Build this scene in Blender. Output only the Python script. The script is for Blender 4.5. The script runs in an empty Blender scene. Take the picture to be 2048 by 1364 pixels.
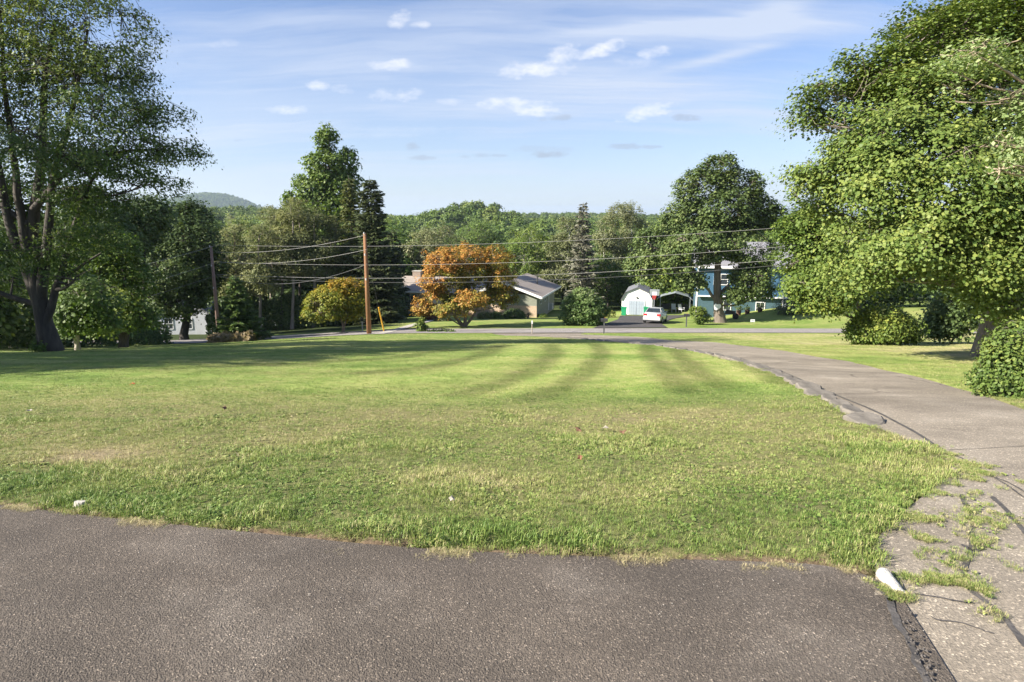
import bpy, math, random
import numpy as np
from math import radians as R, sin, cos, pi

# ------------------------------------------------------------------ camera, sky, sun, exposure
sc = bpy.context.scene
CAMZ = 1.6
F_PX, TH = 1250.0, R(10.96)
cam_d = bpy.data.cameras.new('camera'); cam = bpy.data.objects.new('camera', cam_d)
sc.collection.objects.link(cam); sc.camera = cam
cam.location = (0, 0, CAMZ); cam.rotation_euler = (pi/2 - TH, 0, 0)
cam_d.lens = 36*F_PX/2048; cam_d.sensor_width = 36; cam_d.clip_start = .05; cam_d.clip_end = 20000

SUN_BEARING, SUN_EL = 250.0, 31.0
SKY_STRENGTH, SUN_STRENGTH, EXPOSURE = 0.066, 4.9, 1.50
sc.view_settings.view_transform = 'Standard'; sc.view_settings.look = 'None'
sc.view_settings.gamma = 1; sc.view_settings.use_curve_mapping = False
sc.view_settings.exposure = EXPOSURE
sc.cycles.max_bounces = 6; sc.cycles.diffuse_bounces = 3; sc.cycles.glossy_bounces = 2
sc.cycles.transmission_bounces = 4; sc.cycles.transparent_max_bounces = 8; sc.cycles.volume_bounces = 0
sc.cycles.use_denoising = True
sc.cycles.sample_clamp_indirect = 8

c_, s_ = cos(TH), sin(TH)
def ray(px, row):
    u, v = px-1024.0, row-682.0
    return u, F_PX*c_ - v*s_, -F_PX*s_ - v*c_
def at(px, row, Y):
    a, b, c = ray(px, row); t = Y/b
    return np.array((a*t, Y, CAMZ + c*t))
def PXM(Y): return Y/1232.0          # metres per photo pixel at depth Y

world = bpy.data.worlds.new('World'); sc.world = world; world.use_nodes = True
def build_world():
    nt = world.node_tree; N = nt.nodes; L = nt.links; N.clear()
    out = N.new('ShaderNodeOutputWorld'); bg = N.new('ShaderNodeBackground')
    sky = N.new('ShaderNodeTexSky'); sky.sky_type = 'NISHITA'; sky.sun_disc = False
    sky.sun_elevation = R(SUN_EL); sky.sun_rotation = R(SUN_BEARING)
    sky.altitude = 100; sky.air_density = 1.0; sky.dust_density = .6; sky.ozone_density = 2.2
    tc = N.new('ShaderNodeTexCoord'); sep = N.new('ShaderNodeSeparateXYZ')
    L.new(tc.outputs['Generated'], sep.inputs[0])
    def m(op, a, b=None, c=None, clamp=False):
        n = N.new('ShaderNodeMath'); n.operation = op; n.use_clamp = clamp
        for i, v in enumerate((a, b, c)):
            if v is None: continue
            if isinstance(v, (int, float)): n.inputs[i].default_value = v
            else: L.new(v, n.inputs[i])
        return n.outputs[0]
    X, Y, Z = sep.outputs
    ys = m('MAXIMUM', Y, .02)
    U = m('DIVIDE', X, ys); V = m('DIVIDE', Z, ys)      # sky direction as slopes, north half
    front = m('MULTIPLY', m('SUBTRACT', Y, .05), 5, clamp=True)
    # ragged-edge warp
    comb = N.new('ShaderNodeCombineXYZ'); L.new(U, comb.inputs[0]); L.new(V, comb.inputs[1])
    def noise(scale, detail, vec, sx=1, sy=1, rough=.6, rot=0, off=(0, 0, 0)):
        mp = N.new('ShaderNodeMapping'); mp.inputs['Scale'].default_value = (sx, sy, 1)
        mp.inputs['Rotation'].default_value = (0, 0, rot); mp.inputs['Location'].default_value = off
        L.new(vec, mp.inputs[0])
        n = N.new('ShaderNodeTexNoise'); n.inputs['Scale'].default_value = scale
        n.inputs['Detail'].default_value = detail; n.inputs['Roughness'].default_value = rough
        L.new(mp.outputs[0], n.inputs['Vector']); return n
    nz = noise(26, 6, comb.outputs[0], 1, 2.0, .62)
    nz2 = noise(60, 5, comb.outputs[0], 1, 1.6, .6)
    nf = nz.outputs[0]
    # cumulus (px, row, rx, ry, tilt, strength) in photo pixels, turned into slopes
    cum = [(795,43,26,13,.45,1),(842,50,22,6,0,.7),(785,129,44,9,0,1),(636,171,22,8,0,.8),(684,178,22,8,0,.5),
           (797,190,52,11,.05,.8),(575,220,38,8,0,.8),(1060,139,78,13,.05,1),(1130,108,50,14,.2,1),(1205,98,55,12,.25,1),
           (1312,104,32,10,.1,.85),(1270,125,45,9,0,.35),(1020,208,75,10,0,.9),(1060,219,55,11,-.1,.95),(1293,224,52,12,.2,1),(900,203,30,6,0,.5),
           (800,262,90,9,0,.18),(445,86,34,7,.1,.4)]
    gray = [(1097,310,36,7,0,.8),(1110,237,36,6,.1,.6),(1372,235,34,6,0,.6),(827,294,20,8,0,.7),(845,316,28,5,0,.6),
            (1250,292,38,5,0,.55),(1306,294,25,3,0,.5),(960,311,22,4,0,.5),(1000,311,18,3,0,.5),(930,313,16,3,0,.4),(1075,298,90,6,0,.25),(476,280,12,3,0,.4)]
    def slope(px, row):
        a, b, c = ray(px, row); return a/b, c/b
    def blob_sum(lst, soft):
        tot = None
        for px, row, rx, ry, tilt, st in lst:
            u0, v0 = slope(px, row); k = 1/1290.
            du = m('SUBTRACT', U, u0); dv = m('SUBTRACT', V, v0)
            dv = m('SUBTRACT', dv, m('MULTIPLY', du, tilt))
            a = m('DIVIDE', du, rx*k*1.05); b = m('DIVIDE', dv, ry*k*1.25)
            d = m('ADD', m('MULTIPLY', a, a), m('MULTIPLY', b, b))
            e = m('SUBTRACT', m('ADD', 1.0, m('MULTIPLY', m('SUBTRACT', nf, .5), 4.2)), d)
            e = m('ADD', e, m('MULTIPLY', m('SUBTRACT', nz2.outputs[0], .5), 1.6))
            e = m('MULTIPLY', m('MULTIPLY', e, soft, clamp=True), st)
            tot = e if tot is None else m('MAXIMUM', tot, e)
        return m('MULTIPLY', tot, front)
    Cm = blob_sum(cum, .55); Gm = blob_sum(gray, 1.1)
    # high thin cirrus on the direction projected to a high layer, all round the sky
    zc = m('ADD', m('MAXIMUM', Z, 0), .16)
    cx = N.new('ShaderNodeCombineXYZ'); L.new(m('DIVIDE', X, zc), cx.inputs[0]); L.new(m('DIVIDE', Y, zc), cx.inputs[1])
    wv = noise(1.3, 3, cx.outputs[0]); wmix = N.new('ShaderNodeVectorMath'); wmix.operation = 'MULTIPLY_ADD'
    L.new(wv.outputs[1], wmix.inputs[0]); wmix.inputs[1].default_value = (.30, .22, 0); L.new(cx.outputs[0], wmix.inputs[2])
    ci = noise(.75, 8, wmix.outputs[0], .55, 2.3, .62, R(-14), (3.1, .4, 0))
    ci2 = noise(2.6, 8, wmix.outputs[0], .35, 3.6, .68, R(-12), (1, 2, 0))
    cir = m('MULTIPLY', m('SUBTRACT', m('ADD', m('MULTIPLY', ci.outputs[0], .72), m('MULTIPLY', ci2.outputs[0], .28)), .475), 7.0, clamp=True)
    # brighter wisp upper right
    def wisp(px, row, rx, ry, tilt, st):
        u0, v0 = slope(px, row); k = 1/1290.
        du = m('SUBTRACT', U, u0); dv = m('SUBTRACT', m('SUBTRACT', V, v0), m('MULTIPLY', du, tilt))
        a = m('DIVIDE', du, rx*k); b = m('DIVIDE', dv, ry*k)
        d = m('ADD', m('MULTIPLY', a, a), m('MULTIPLY', b, b))
        e = m('POWER', 2.718, m('MULTIPLY', d, -1.0))
        return m('MULTIPLY', m('MULTIPLY', m('MULTIPLY', e, front), m('ADD', .15, m('MULTIPLY', ci2.outputs[0], 1.5))), st)
    W = m('ADD', wisp(1500, 52, 190, 18, .02, .95), wisp(1555, 25, 90, 34, .5, .6))
    W = m('ADD', W, wisp(1450, 112, 100, 9, .22, .8)); W = m('ADD', W, wisp(1200, 165, 330, 26, -.03, .4))
    W = m('ADD', W, wisp(1250, 60, 170, 10, .05, .55)); W = m('ADD', W, wisp(1100, 205, 500, 45, 0, .3))
    W = m('ADD', W, wisp(450, 230, 260, 50, .1, .35))
    hz = m('POWER', m('SUBTRACT', 1.0, m('MAXIMUM', Z, 0), clamp=True), 6.5)      # pale veil low in the sky
    veil = m('MULTIPLY', hz, .5)
    cov = m('ADD', m('ADD', m('MULTIPLY', cir, .50), W), veil, clamp=True)
    cov = m('MINIMUM', cov, .93)
    tintm = N.new('ShaderNodeMix'); tintm.data_type = 'RGBA'; tintm.blend_type = 'MULTIPLY'; tintm.inputs[0].default_value = 1; L.new(sky.outputs[0], tintm.inputs[6]); tintm.inputs[7].default_value = (.80, .82, .97, 1)
    skym = N.new('ShaderNodeMix'); skym.data_type = 'RGBA'
    L.new(m('MULTIPLY', cov, .92), skym.inputs[0]); L.new(tintm.outputs[2], skym.inputs[6])
    skym.inputs[7].default_value = (3.9, 4.35, 5.25, 1)
    c2 = N.new('ShaderNodeMix'); c2.data_type = 'RGBA'
    L.new(m('MULTIPLY', Gm, .95), c2.inputs[0]); L.new(skym.outputs[2], c2.inputs[6]); c2.inputs[7].default_value = (2.4, 2.8, 3.5, 1)
    c3 = N.new('ShaderNodeMix'); c3.data_type = 'RGBA'
    L.new(m('MULTIPLY', Cm, .82), c3.inputs[0]); L.new(c2.outputs[2], c3.inputs[6]); c3.inputs[7].default_value = (6.2, 6.15, 6.2, 1)
    L.new(c3.outputs[2], bg.inputs[0]); bg.inputs[1].default_value = SKY_STRENGTH
    L.new(bg.outputs[0], out.inputs[0])
build_world()
sl = bpy.data.lights.new('sun', 'SUN'); so = bpy.data.objects.new('sun', sl); sc.collection.objects.link(so)
sl.energy = SUN_STRENGTH; sl.angle = R(.53); sl.color = (1, .93, .82)
az, el = R(SUN_BEARING), R(SUN_EL)
so.rotation_euler = (pi/2 - el, 0, pi - az)      # lamp shines along its -Z, away from the sun's bearing
so.location = (-60, -20, 60)

# ------------------------------------------------------------------ helpers
C = sc.collection
rng = np.random.default_rng(7); rnd = random.Random(5)
def tag(o, label=None, cat=None, group=None, kind=None):
    if label: o['label'] = label
    if cat: o['category'] = cat
    if group: o['group'] = group
    if kind: o['kind'] = kind
    return o
def empty(name, loc, rz=0, **k):
    o = bpy.data.objects.new(name, None); C.objects.link(o); o.location = [float(v) for v in loc]; o.rotation_euler = (0, 0, rz)
    o.empty_display_size = .2
    return tag(o, **k)
def link(name, me, parent=None, loc=None, **k):
    o = bpy.data.objects.new(name, me); C.objects.link(o)
    if parent is not None: o.parent = parent
    if loc is not None: o.location = [float(v) for v in loc]
    return tag(o, **k)
def mesh_np(name, V, Q=None, T=None, mat=None, fattr=None, smooth=False, vattr=None, mats=None, mi=None):
    me = bpy.data.meshes.new(name); V = np.ascontiguousarray(V, dtype=np.float32)
    nq = 0 if Q is None else len(Q); ntr = 0 if T is None else len(T)
    loops = []; 
    if nq: loops.append(np.asarray(Q, dtype=np.int32).ravel())
    if ntr: loops.append(np.asarray(T, dtype=np.int32).ravel())
    me.vertices.add(len(V)); me.vertices.foreach_set('co', V.ravel())
    if loops:
        lp = np.concatenate(loops); me.loops.add(len(lp)); me.loops.foreach_set('vertex_index', lp)
        me.polygons.add(nq+ntr)
        st = np.concatenate([np.arange(nq)*4, nq*4 + np.arange(ntr)*3]).astype(np.int32)
        me.polygons.foreach_set('loop_start', st)
        if smooth: me.polygons.foreach_set('use_smooth', np.ones(nq+ntr, dtype=bool))
    for nme, arr in (fattr or {}).items():
        a = me.attributes.new(nme, 'FLOAT', 'FACE'); a.data.foreach_set('value', np.asarray(arr, dtype=np.float32))
    for nme, arr in (vattr or {}).items():
        a = me.attributes.new(nme, 'FLOAT', 'POINT'); a.data.foreach_set('value', np.asarray(arr, dtype=np.float32))
    me.update(calc_edges=True)
    for m in (mats or ([mat] if mat else [])): me.materials.append(m)
    if mi is not None: me.polygons.foreach_set('material_index', np.asarray(mi, dtype=np.int32))
    return me
class MB:
    def __init__(s): s.v = []; s.f = []
    def add(s, V, Fs):
        n = len(s.v); s.v += [tuple(float(c) for c in p) for p in V]; s.f += [tuple(i+n for i in f) for f in Fs]; return s
    def box(s, x0, x1, y0, y1, z0, z1):
        return s.add([(x0,y0,z0),(x1,y0,z0),(x1,y1,z0),(x0,y1,z0),(x0,y0,z1),(x1,y0,z1),(x1,y1,z1),(x0,y1,z1)],
                     [(0,3,2,1),(4,5,6,7),(0,1,5,4),(1,2,6,5),(2,3,7,6),(3,0,4,7)])
    def prism(s, poly, axis, a, b):          # polygon (2d) extruded along axis between a and b
        def P(p, t): return {'x': (t, p[0], p[1]), 'y': (p[0], t, p[1]), 'z': (p[0], p[1], t)}[axis]
        n = len(poly); V = [P(p, a) for p in poly] + [P(p, b) for p in poly]
        Fs = [tuple(range(n))[::-1], tuple(range(n, 2*n))] + [(i, (i+1) % n, n+(i+1) % n, n+i) for i in range(n)]
        return s.add(V, Fs)
    def slab(s, quad, t):                    # quad of 4 points thickened along -normal
        q = [np.array(p, float) for p in quad]; n = np.cross(q[1]-q[0], q[2]-q[0]); n /= np.linalg.norm(n)
        V = q + [p - n*t for p in q]
        return s.add(V, [(0,1,2,3),(7,6,5,4),(0,4,5,1),(1,5,6,2),(2,6,7,3),(3,7,4,0)])
    def tube(s, pts, rad, n=8, cap=True):
        V, Q = tube_np([np.array(p, float) for p in pts], rad, n)
        Fs = [tuple(q) for q in Q]
        if cap: Fs += [tuple(range(n))[::-1], tuple(range(len(V)-n, len(V)))]
        return s.add(V, Fs)
    def build(s, name, mat, parent=None, smooth=False, bevel=0, **k):
        me = bpy.data.meshes.new(name); me.from_pydata(s.v, [], s.f); me.materials.append(mat); me.update()
        import bmesh
        bm = bmesh.new(); bm.from_mesh(me); bmesh.ops.recalc_face_normals(bm, faces=bm.faces)
        if bevel: bmesh.ops.bevel(bm, geom=list(bm.edges), offset=bevel, segments=2, affect='EDGES', profile=.6)
        bm.to_mesh(me); bm.free()
        if smooth: me.polygons.foreach_set('use_smooth', [True]*len(me.polygons))
        return link(name, me, parent, **k)
def tube_np(P, rad, n=6):
    P = np.array(P, float); m = len(P)
    rad = np.full(m, rad, float) if np.isscalar(rad) else np.array(rad, float)
    T = np.gradient(P, axis=0); T /= (np.linalg.norm(T, axis=1, keepdims=True)+1e-9)
    up = np.array((.31, .17, .93)) if abs(T[:, 2]).mean() < .8 else np.array((.93, .31, .17))
    A = np.cross(T, up); A /= (np.linalg.norm(A, axis=1, keepdims=True)+1e-9); B = np.cross(T, A)
    th = np.arange(n)/n*2*pi
    V = P[:, None] + rad[:, None, None]*(A[:, None]*np.cos(th)[None, :, None] + B[:, None]*np.sin(th)[None, :, None])
    i = np.arange(m-1)[:, None]*n; j = np.arange(n)[None]; k = (j+1) % n
    Q = np.stack([i+j, i+k, i+n+k, i+n+j], -1).reshape(-1, 4)
    return V.reshape(-1, 3), Q
class TB:                                    # tube batch
    def __init__(s): s.V = []; s.Q = []; s.n = 0
    def add(s, P, rad, n=6):
        V, Q = tube_np(P, rad, n); s.V.append(V); s.Q.append(Q+s.n); s.n += len(V)
    def mesh(s, name, mat): return mesh_np(name, np.concatenate(s.V), np.concatenate(s.Q), mat=mat, smooth=True)
def vnoise(P, scale, seed=0):
    P = np.asarray(P, float)/scale
    if P.shape[1] == 2: P = np.c_[P, np.zeros(len(P))]
    i = np.floor(P).astype(np.int64); f = P-i; f = f*f*(3-2*f); r = np.zeros(len(P))
    for dx in (0, 1):
        for dy in (0, 1):
            for dz in (0, 1):
                h = ((i[:, 0]+dx)*374761393 + (i[:, 1]+dy)*668265263 + (i[:, 2]+dz)*2147483647 + seed*974711) & 0xffffffff
                h = ((h ^ (h >> 13))*1274126177) & 0xffffffff; h = (h ^ (h >> 16)) & 0xffff
                w = (f[:, 0] if dx else 1-f[:, 0])*(f[:, 1] if dy else 1-f[:, 1])*(f[:, 2] if dz else 1-f[:, 2])
                r += w*h/65535.
    return r
def fbm(P, scale, seed=0, o=3):
    return sum(vnoise(P, scale/2**k, seed+k)*.5**k for k in range(o))/sum(.5**k for k in range(o))
def sstep(a, b, x):
    t = np.clip((x-a)/(b-a), 0, 1); return t*t*(3-2*t)
def in_poly(X, Y, poly):
    ins = np.zeros(X.shape, bool); n = len(poly)
    for i in range(n):
        x1, y1 = poly[i]; x2, y2 = poly[(i+1) % n]
        if y1 == y2: continue
        ins ^= ((y1 > Y) != (y2 > Y)) & (X < (x2-x1)*(Y-y1)/(y2-y1)+x1)
    return ins
def dist_line(X, Y, pts):
    d = np.full(X.shape, 1e9)
    for (x1, y1), (x2, y2) in zip(pts[:-1], pts[1:]):
        L2 = (x2-x1)**2+(y2-y1)**2+1e-12
        t = np.clip(((X-x1)*(x2-x1)+(Y-y1)*(y2-y1))/L2, 0, 1)
        d = np.minimum(d, np.hypot(X-x1-t*(x2-x1), Y-y1-t*(y2-y1)))
    return d
def resample(pts, n):
    P = np.array(pts, float); d = np.r_[0, np.cumsum(np.linalg.norm(np.diff(P, axis=0), axis=1))]
    # light smoothing through cubic-ish interpolation
    t = np.linspace(0, d[-1], n); Q = np.stack([np.interp(t, d, P[:, k]) for k in range(P.shape[1])], 1)
    for _ in range(2): Q[1:-1] = .25*Q[:-2]+.5*Q[1:-1]+.25*Q[2:]
    return Q

# ------------------------------------------------------------------ terrain
PY = [-60, 0, 2.5, 3.3, 10, 20, 30, 38, 46, 53, 57, 62, 66, 70, 76, 85, 100, 130, 170, 230, 300, 500, 1000, 1500, 3000, 10000]
PZ = [-1.6, -1.6, -1.6, -1.69, -2.76, -4.33, -5.90, -7.13, -8.34, -9.19, -9.58, -10.05, -10.46, -10.95, -11.5, -12.2, -13.5, -15.5, -17, -17.5, -14.5, -12, -10, -8, -6, -10]
_yy = np.concatenate([np.arange(-60, 120, .25), np.arange(120, 10001, 10)]); _zz = np.interp(_yy, PY, PZ)
_z2 = _zz.copy(); _z2[240:720] = np.convolve(_zz, np.ones(9)/9, 'same')[240:720]
_near = (_yy < 6); _z2[_near] = _zz[_near]; _zz = _z2
def T(X, Y):
    X = np.asarray(X, float); Y = np.asarray(Y, float)
    z = np.interp(Y, _yy, _zz)
    z = z - .75*sstep(-7, -26, X)*sstep(14, 44, Y)*(1-sstep(70, 120, Y))
    z = z + 1.3*sstep(21, 31, X)*sstep(56, 66, Y)*(1-sstep(80, 120, Y))
    z = z - 1.4*sstep(-24, -32, X)*sstep(48, 58, Y)*(1-sstep(90, 130, Y))
    def g(x0, y0, sx, sy, a): return a*np.exp(-((X-x0)/sx)**2/2-((Y-y0)/sy)**2/2)
    z = z + g(-235, 520, 95, 90, 10) + g(-27, 405, 22, 45, 12.5) + g(120, 1100, 130, 160, 10) + g(-1400, 3000, 175, 320, 118)
    z = z + g(-60, 900, 90, 120, 5) + g(3500, 8000, 900, 900, 120) + g(-300, 6500, 3000, 500, 14) + g(2600, 7500, 2200, 500, 45)
    near = Y < 70
    P = np.stack([X.ravel(), Y.ravel()], 1)
    und = (fbm(P, 5.0, 3, 2).reshape(X.shape)-.5)*.22*sstep(3.2, 9, Y)*(1-sstep(40, 46, Y))
    return z + und + CAMZ
def T1(x, y): return float(T(np.array([x]), np.array([y]))[0])
def gpt(px, row):
    """photo pixel -> point on the terrain"""
    a, b, c = ray(px, row); ts = np.exp(np.linspace(math.log(1.2), math.log(200), 1500))
    X, Y, Z = a/b*ts, ts, CAMZ+c/b*ts
    h = T(X, Y); k = np.argmax(Z <= h)
    return (float(X[k]), float(Y[k])) if Z[k] <= h[k] else (float(X[-1]), float(Y[-1]))

front_edge = [(-7.5, 4.6)] + [gpt(p, r) for p, r in [(0,1008),(180,1030),(420,1055),(700,1084),(900,1100),(1100,1108),(1400,1117),(1640,1126),(1735,1146),(1785,1168),(1850,1265),(1912,1364)]] + [(2.75, .9), (2.9, -3)]
drive_left = [(2.2, -3), (1.95, .9)] + [gpt(p, r) for p, r in [(1780,1364),(1740,1260),(1752,1180),(1752,1130),(1745,1085),(1778,1045),(1850,985),(1905,945),(1895,915),(1830,885),(1745,850),(1680,815),(1640,790),(1570,752),(1500,727),(1400,703),(1290,689),(1180,678.5),(1090,673.5),(1010,671)]]
drive_right = [(6.2, -3), (6.2, .9), (6.25, 3.0), (6.35, 5.5)] + [gpt(p, r) for p, r in [(2060,822),(1960,787),(1880,765),(1800,745),(1700,722),(1600,706),(1500,692.5),(1400,682.5),(1300,675),(1220,670.8),(1160,668.5)]] + [(5.5, 46.5)]
drive_left += [(-1.5, 46.5)]
rd = np.array([.985, -.10]); rd /= np.linalg.norm(rd)
rn = np.array([-rd[1], rd[0]])
# road centre line (runs left to right beyond the lawn)
road_c = [(-75, 50.5), (-45, 48.8), (-25, 48.2), (-10, 49.0), (3, 49.8), (18, 49.9), (32, 49.2), (50, 48.0), (85, 45)]
ROAD_W = 3.2
nd_poly = [gpt(1185, 657), gpt(1235, 640), gpt(1240, 632), gpt(1385, 630), gpt(1350, 637), gpt(1322, 648), gpt(1335, 656)]
front_poly = front_edge + [(-7.5, -3)]
drive_poly = [tuple(p) for p in drive_left] + [tuple(p) for p in drive_right[::-1]]

def pave_mask(X, Y):
    m = in_poly(X, Y, front_poly) | in_poly(X, Y, drive_poly)
    m |= dist_line(X, Y, road_c) < ROAD_W
    m |= in_poly(X, Y, nd_poly)
    return m

# mowing stripes laid out on the slope (dark, light swathes)
def gl(*pp): return [gpt(p, r) for p, r in pp]
dark_str = [(gl((1190,688),(1205,705),(1185,735),(1140,765),(1060,800)), .34), (gl((1290,688),(1300,715),(1330,745),(1370,785)), .30),
            (gl((1100,690),(1110,705),(1080,735),(1010,765),(920,792)), .36), (gl((1345,690),(1360,715),(1395,745),(1450,775)), .28),
            (gl((1000,690),(960,712),(860,735),(740,745)), .4), (gl((1450,700),(1500,735),(1560,765)), .3),(gl((900,700),(800,715),(600,728),(350,735)), .4)]
light_str = [(gl((1240,688),(1250,712),(1260,750),(1280,790)), .6), (gl((1150,690),(1155,712),(1110,750),(1010,785),(880,800)), .5),
             (gl((1050,690),(1030,712),(950,740),(820,760),(600,772)), .5), (gl((1400,692),(1440,720),(1500,760),(1560,800)), .5)]
def lawn_hue(X, Y):
    """0 = fresh green ... 1 = straw; second value = mow shading (grass laid toward or away)"""
    sh = X.shape; X = X.ravel(); Y = Y.ravel(); P = np.stack([X, Y], 1)
    Pw = np.stack([X*.55, Y], 1)
    h = .17 + .50*fbm(Pw, 1.9, 11, 4) + .42*(fbm(P, .38, 21, 3)-.5) + .18*(fbm(Pw, 7, 31, 2)-.5)
    # dry worn patches near the front left and edges
    for (px, r, rad, a) in [(160,915,.35,.34),(250,905,.35,.2),(60,870,.5,.2),(1000,840,1.1,.12),(950,950,.4,.3),(1250,990,.35,.3),(350,955,.35,.2),(1330,835,1.0,.15),(520,880,.6,.15),(120,820,1.2,.08)]:
        x0, y0 = GP[(px, r)]
        h += a*np.exp(-((X-x0)**2/1.8+(Y-y0)**2)/rad**2)
    for (px, r, rad, a) in [(60,955,.3,-.25),(640,1010,.3,-.22),(1450,1030,.35,-.24),(1600,1000,.4,-.15),(1480,800,2,-.08),(200,1000,.25,-.2),(1000,1060,.25,-.2),(1800,900,.6,-.12)]:
        x0, y0 = GP[(px, r)]
        h += a*np.exp(-((X-x0)**2/1.8+(Y-y0)**2)/rad**2)
    d = dist_line(X, Y, [tuple(p) for p in front_edge[:11]]); h += .40*np.exp(-(d/.05)**2)
    # right lawn and verge are drier
    h += .30*sstep(11, 15, X)*(1-sstep(44, 47, Y)) * (1-sstep(0, 3, X-15-0*Y)*.2)
    m = np.zeros(len(X)); wob = (fbm(P, .8, 41, 2)-.5)*.22
    fade = sstep(7.6, 9.6, Y)*(1-sstep(33, 38, Y))
    for L_, w in dark_str: m -= np.exp(-((dist_line(X, Y, L_)+wob)/w)**4)
    for L_, w in light_str: m += .6*np.exp(-((dist_line(X, Y, L_)+wob)/w)**2)
    m = m*fade*.85
    # fainter general swathes across the slope at the left
    ph = (Y + .12*X + wob)*2*pi/1.9
    m += .28*np.sin(ph)*sstep(2, -4, X)*sstep(9, 14, Y)*(1-sstep(38, 44, Y))
    ph2 = (Y*.45 + X*.9 + wob)*2*pi/1.7
    m += .35*np.sin(ph2)*sstep(8, 12, X)*(1-sstep(44, 47, Y))
    return np.clip(h, 0, 1).reshape(sh), np.clip(m, -1, 1).reshape(sh)
GP = {}
for k in [(160,915),(250,905),(60,870),(1000,840),(950,950),(1250,990),(350,955),(1330,835),(520,880),(120,820),(60,955),(640,1010),(1450,1030),(1600,1000),(1480,800),(200,1000),(1000,1060),(1800,900)]:
    GP[k] = gpt(*k)

# ------------------------------------------------------------------ materials
def newmat(name):
    m = bpy.data.materials.new(name); m.use_nodes = True; nt = m.node_tree; nt.nodes.clear()
    out = nt.nodes.new('ShaderNodeOutputMaterial'); b = nt.nodes.new('ShaderNodeBsdfPrincipled')
    nt.links.new(b.outputs[0], out.inputs[0]); return m, nt, b, out
def _noise(nt, scale, detail=4, rough=.55, co='Object', vscale=None):
    tc = nt.nodes.new('ShaderNodeTexCoord'); n = nt.nodes.new('ShaderNodeTexNoise')
    n.inputs['Scale'].default_value = scale; n.inputs['Detail'].default_value = detail; n.inputs['Roughness'].default_value = rough
    src = tc.outputs[co]
    if vscale:
        mp = nt.nodes.new('ShaderNodeMapping'); mp.inputs['Scale'].default_value = vscale; nt.links.new(src, mp.inputs[0]); src = mp.outputs[0]
    nt.links.new(src, n.inputs['Vector']); return n
def _ramp(nt, fac, stops, interp='LINEAR'):
    r = nt.nodes.new('ShaderNodeValToRGB'); r.color_ramp.interpolation = interp
    e = r.color_ramp.elements
    while len(e) < len(stops): e.new(.5)
    for el_, (p, c) in zip(e, stops): el_.position = p; el_.color = (*c, 1) if len(c) == 3 else c
    if fac is not None: nt.links.new(fac, r.inputs[0])
    return r.outputs[0]
def _mix(nt, fac, a, b, mode='MIX'):
    m = nt.nodes.new('ShaderNodeMix'); m.data_type = 'RGBA'; m.blend_type = mode
    for i, v in ((0, fac), (6, a), (7, b)):
        if isinstance(v, (int, float)): m.inputs[i].default_value = v
        elif isinstance(v, tuple): m.inputs[i].default_value = (*v, 1)
        else: nt.links.new(v, m.inputs[i])
    return m.outputs[2]
def _math(nt, op, a, b=0., clamp=False):
    n = nt.nodes.new('ShaderNodeMath'); n.operation = op; n.use_clamp = clamp
    for i, v in enumerate((a, b)):
        if isinstance(v, (int, float)): n.inputs[i].default_value = v
        else: nt.links.new(v, n.inputs[i])
    return n.outputs[0]
def _bump(nt, b, h, strength=.3, dist=.02, prev=None):
    n = nt.nodes.new('ShaderNodeBump'); n.inputs['Strength'].default_value = strength; n.inputs['Distance'].default_value = dist
    nt.links.new(h, n.inputs['Height'])
    if prev is not None: nt.links.new(prev, n.inputs['Normal'])
    nt.links.new(n.outputs[0], b.inputs['Normal']); return n.outputs[0]
def _attr(nt, name, typ='GEOMETRY'):
    a = nt.nodes.new('ShaderNodeAttribute'); a.attribute_name = name; a.attribute_type = typ; return a.outputs['Fac']
def simple(name, col, rough=.7, var=.15, scale=3, bump=0, bscale=30, metal=0, spec=.4, vscale=None):
    m, nt, b, out = newmat(name); n = _noise(nt, scale, 5, .6, vscale=vscale)
    lo = tuple(max(0, x*(1-var)) for x in col); hi = tuple(min(1, x*(1+var)) for x in col)
    nt.links.new(_ramp(nt, n.outputs[0], [(.3, lo), (.7, hi)]), b.inputs['Base Color'])
    b.inputs['Roughness'].default_value = rough; b.inputs['Metallic'].default_value = metal; b.inputs['Specular IOR Level'].default_value = spec
    if bump: _bump(nt, b, _noise(nt, bscale, 5, .6, vscale=vscale).outputs[0], bump, .02)
    return m
def leafmat(name, c0, c1, c2, trans=.3, rough=.55):
    m, nt, b, out = newmat(name); t = _attr(nt, 'tint')
    oi = nt.nodes.new('ShaderNodeObjectInfo')
    f = _math(nt, 'ADD', t, _math(nt, 'MULTIPLY', _math(nt, 'SUBTRACT', oi.outputs['Random'], .5), .22), True)
    col = _ramp(nt, f, [(0, c0), (.5, c1), (1, c2)])
    nt.links.new(col, b.inputs['Base Color']); b.inputs['Roughness'].default_value = rough; b.inputs['Specular IOR Level'].default_value = .25
    tr = nt.nodes.new('ShaderNodeBsdfTranslucent'); mx = nt.nodes.new('ShaderNodeMixShader'); mx.inputs[0].default_value = trans
    nt.links.new(_mix(nt, .65, col, (.5, .75, .12), 'MULTIPLY'), tr.inputs[0])
    tcol = _mix(nt, 1.0, col, (1.35, 1.45, .6), 'MULTIPLY'); nt.links.new(tcol, tr.inputs[0])
    nt.links.new(b.outputs[0], mx.inputs[1]); nt.links.new(tr.outputs[0], mx.inputs[2]); nt.links.new(mx.outputs[0], out.inputs[0])
    return m
def barkmat(name, a, bcol, sc_=3):
    m, nt, b, out = newmat(name); n = _noise(nt, 5*sc_/3, 6, .7, vscale=(1, 1, .18))
    nt.links.new(_ramp(nt, n.outputs[0], [(.3, a), (.68, bcol)]), b.inputs['Base Color']); b.inputs['Roughness'].default_value = .9
    _bump(nt, b, n.outputs[0], .9, .05); return m
M = {}
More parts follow.
